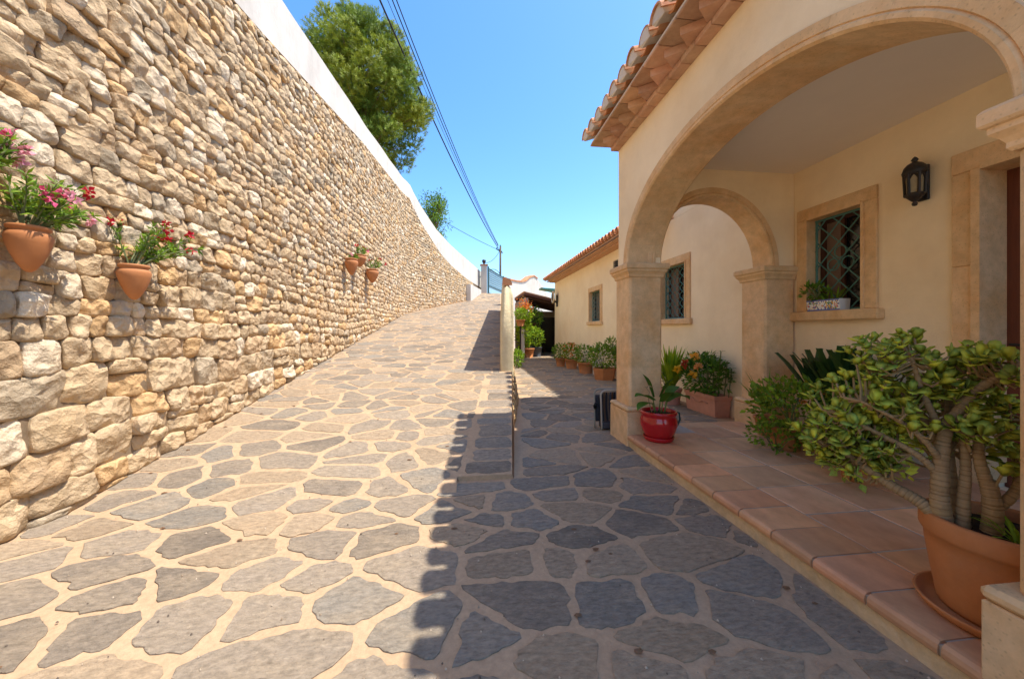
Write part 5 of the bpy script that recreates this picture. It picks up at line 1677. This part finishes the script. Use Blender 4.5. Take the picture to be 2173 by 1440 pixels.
# --- painted planter on the window sill
SX, SY, SZ = BX + .005, 3.49, W1[2]
t = thing("painted_planter", "painted white ceramic trough with coloured flowers on the porch window sill", "planter", (SX, SY, SZ))
m_ = MB(); yA, yB = 3.30, 3.66; hh = .115
rp = random.Random(2)
ny, nz = 36, 8
pal = [(.75, .74, .70)] * 5 + [(.10, .16, .38), (.55, .08, .05), (.12, .26, .10), (.70, .45, .08), (.10, .12, .30)]
for side in range(2):
    for i in range(ny):
        for j in range(nz):
            a, c = lerp(yA, yB, i / ny), lerp(yA, yB, (i + 1) / ny); d, e = SZ + hh * j / nz, SZ + hh * (j + 1) / nz
            f0, f1 = .012 * j / nz, .012 * (j + 1) / nz
            x0_, x1_ = (SX - .055 - f0, SX - .055 - f1) if side == 0 else (SX + .055 + f0, SX + .055 + f1)
            tn = (.10, .14, .36) if j in (0, nz - 1) else rp.choice(pal)
            m_.add([(x0_, a, d), (x0_, c, d), (x1_, c, e), (x1_, a, e)], [(0, 3, 2, 1) if side == 0 else (0, 1, 2, 3)], tn)
for yy in (yA, yB):
    m_.add([(SX - .055, yy, SZ), (SX + .055, yy, SZ), (SX + .067, yy, SZ + hh), (SX - .067, yy, SZ + hh)], [(0, 1, 2, 3)], (.7, .7, .68))
m_.add([(SX - .055, yA, SZ), (SX + .055, yA, SZ), (SX + .055, yB, SZ), (SX - .055, yB, SZ)], [(0, 1, 2, 3)])
m_.build("trough", M_CERAM, t)
m_ = MB(); m_.add([(SX - .06, yA, SZ + .1), (SX + .06, yA, SZ + .1), (SX + .06, yB, SZ + .1), (SX - .06, yB, SZ + .1)], [(0, 1, 2, 3)]); m_.build("soil", M_SOIL, t)
r = random.Random(66)
bush(t, (SX - .03, 3.60, SZ + .21), (.09, .13, .10), 120, .055, .024, r, cols=[(.8, 1, .7), (1.1, 1.1, .7), (.6, .8, .6)], stems=8, base=(SX, 3.56, SZ + .1))
sb = MB()
for i in range(12):
    a = r.uniform(0, 6.28)
    sb.strap((SX, 3.42 + r.uniform(-.08, .08), SZ + .1), (math.cos(a) * .6, math.sin(a) * .7, 1.0), (0, 0, 1), r.uniform(.12, .24), .016, tj((1, 1.05, .7), .2, r), droop=.9)
sb.build("foliage", M_LEAF, t)

# ------------------------------------------------------------------ trees behind the wall
def pine(c, rad, seed, base):
    r = random.Random(seed)
    t = thing("pine_tree", "bushy bright green pine rising behind the white parapet", "tree", base)
    tb = MB()
    b0 = V(base); top_ = V((c[0], c[1], c[2] + rad[2] * .6))
    tb.tube([b0, b0.lerp(top_, .35) + V((.15, .1, 0)), b0.lerp(top_, .7) + V((-.1, 0, 0)), top_], [.26, .2, .13, .04], 10)
    tb.build("trunk", M_BARK, t, smooth=True)
    lb = MB(); nb = MB()
    blobs = []
    tries = 0
    while len(blobs) < 120 and tries < 6000:
        tries += 1
        d = rdir(r, .05); k = r.random() ** .33
        p = V((d.x * k, d.y * k, d.z * k))
        tpr = 1.0 - .42 * max(0, p.z) ** 1.2 - .25 * max(0, -p.z - .4)
        p = V((p.x * tpr * rad[0] - .12 * max(0, p.z) * rad[0], p.y * tpr * rad[1], p.z * rad[2])) + V(c)
        if all((p - q[0]).length > .55 for q in blobs):
            blobs.append((p, r.uniform(.5, .72)))
    for p, s in blobs:
        h = lerp(base[2], top_.z, max(.12, min(.9, (p.z - base[2]) / (top_.z - base[2]) - .12)))
        q = b0.lerp(top_, (h - base[2]) / (top_.z - base[2]))
        lb.tube([q, q.lerp(p, .55) - V((0, 0, .12)), p], [.04, .022, .008], 5)
        gcol = r.choice([(1, 1, 1), (1.2, 1.12, .9), (.75, .85, .9), (1.1, 1.0, .8)])
        for i in range(150):
            d = rdir(r, .15); u = p + V((d.x * s, d.y * s, d.z * s * .75)) * (r.random() ** .38)
            ax_ = (d * .9 + V((0, 0, .55)) + rdir(r, 0) * .45).normalized()
            e1 = ax_.orthogonal().normalized(); e2 = ax_.cross(e1)
            tn = tj(gcol, .2, r)
            ph0 = r.uniform(0, 6.28)
            for k in range(10):
                ph = ph0 + 2.4 * k; o_ = e1 * math.cos(ph) + e2 * math.sin(ph)
                hh = .14 * k / 10
                dd = (o_ * .9 + ax_ * r.uniform(.3, .9)).normalized()
                b_ = u + ax_ * hh; L_ = r.uniform(.11, .17)
                sd = dd.cross(ax_).normalized() * .015
                nb.add([b_ - sd, b_ + sd, b_ + dd * L_], [(0, 1, 2)], tn)
    lb.build("limb", M_BARK, t, smooth=True)
    nb.build("crown", M_NEEDLE, t)
    return t
pine((-4.75, 17.0, 11.6), (2.65, 2.5, 3.85), 4, (-4.9, 17.2, 7.4))

def broad(c, rad, seed, base, label):
    r = random.Random(seed)
    t = thing("small_tree", label, "tree", base)
    tb = MB(); tb.tube([base, V(base).lerp(V(c), .5) + V((.1, 0, 0)), c], [.12, .09, .04], 8); tb.build("trunk", M_BARK, t, smooth=True)
    lb = MB(); tw_ = MB()
    blobs = []
    for i in range(60):
        d = rdir(r, .0); k = r.random() ** .4
        p = V((c[0] + d.x * rad[0] * k, c[1] + d.y * rad[1] * k, c[2] + d.z * rad[2] * k)); s = r.uniform(.3, .5)
        tw_.tube([V(base).lerp(V(c), r.uniform(.4, .95)), p], [.03, .012], 4)
        g = r.choice([(1, 1, 1), (1.4, 1.3, .9), (.7, .8, .8)])
        for j in range(55):
            dd = rdir(r, .3); q = p + dd * s * r.random() ** .5
            lb.leaf(q, (dd + rdir(r, .2)).normalized(), rdir(r, .8), r.uniform(.12, .2), .07, tj(g, .15, r))
    tw_.build("limb", M_BARK, t); lb.build("crown", M_LEAF, t)
broad((-2.25, 24.3, 8.45), (1.0, 1.0, 1.75), 5, (-2.4, 24.6, 5.2), "small round dark green tree further along behind the white parapet")
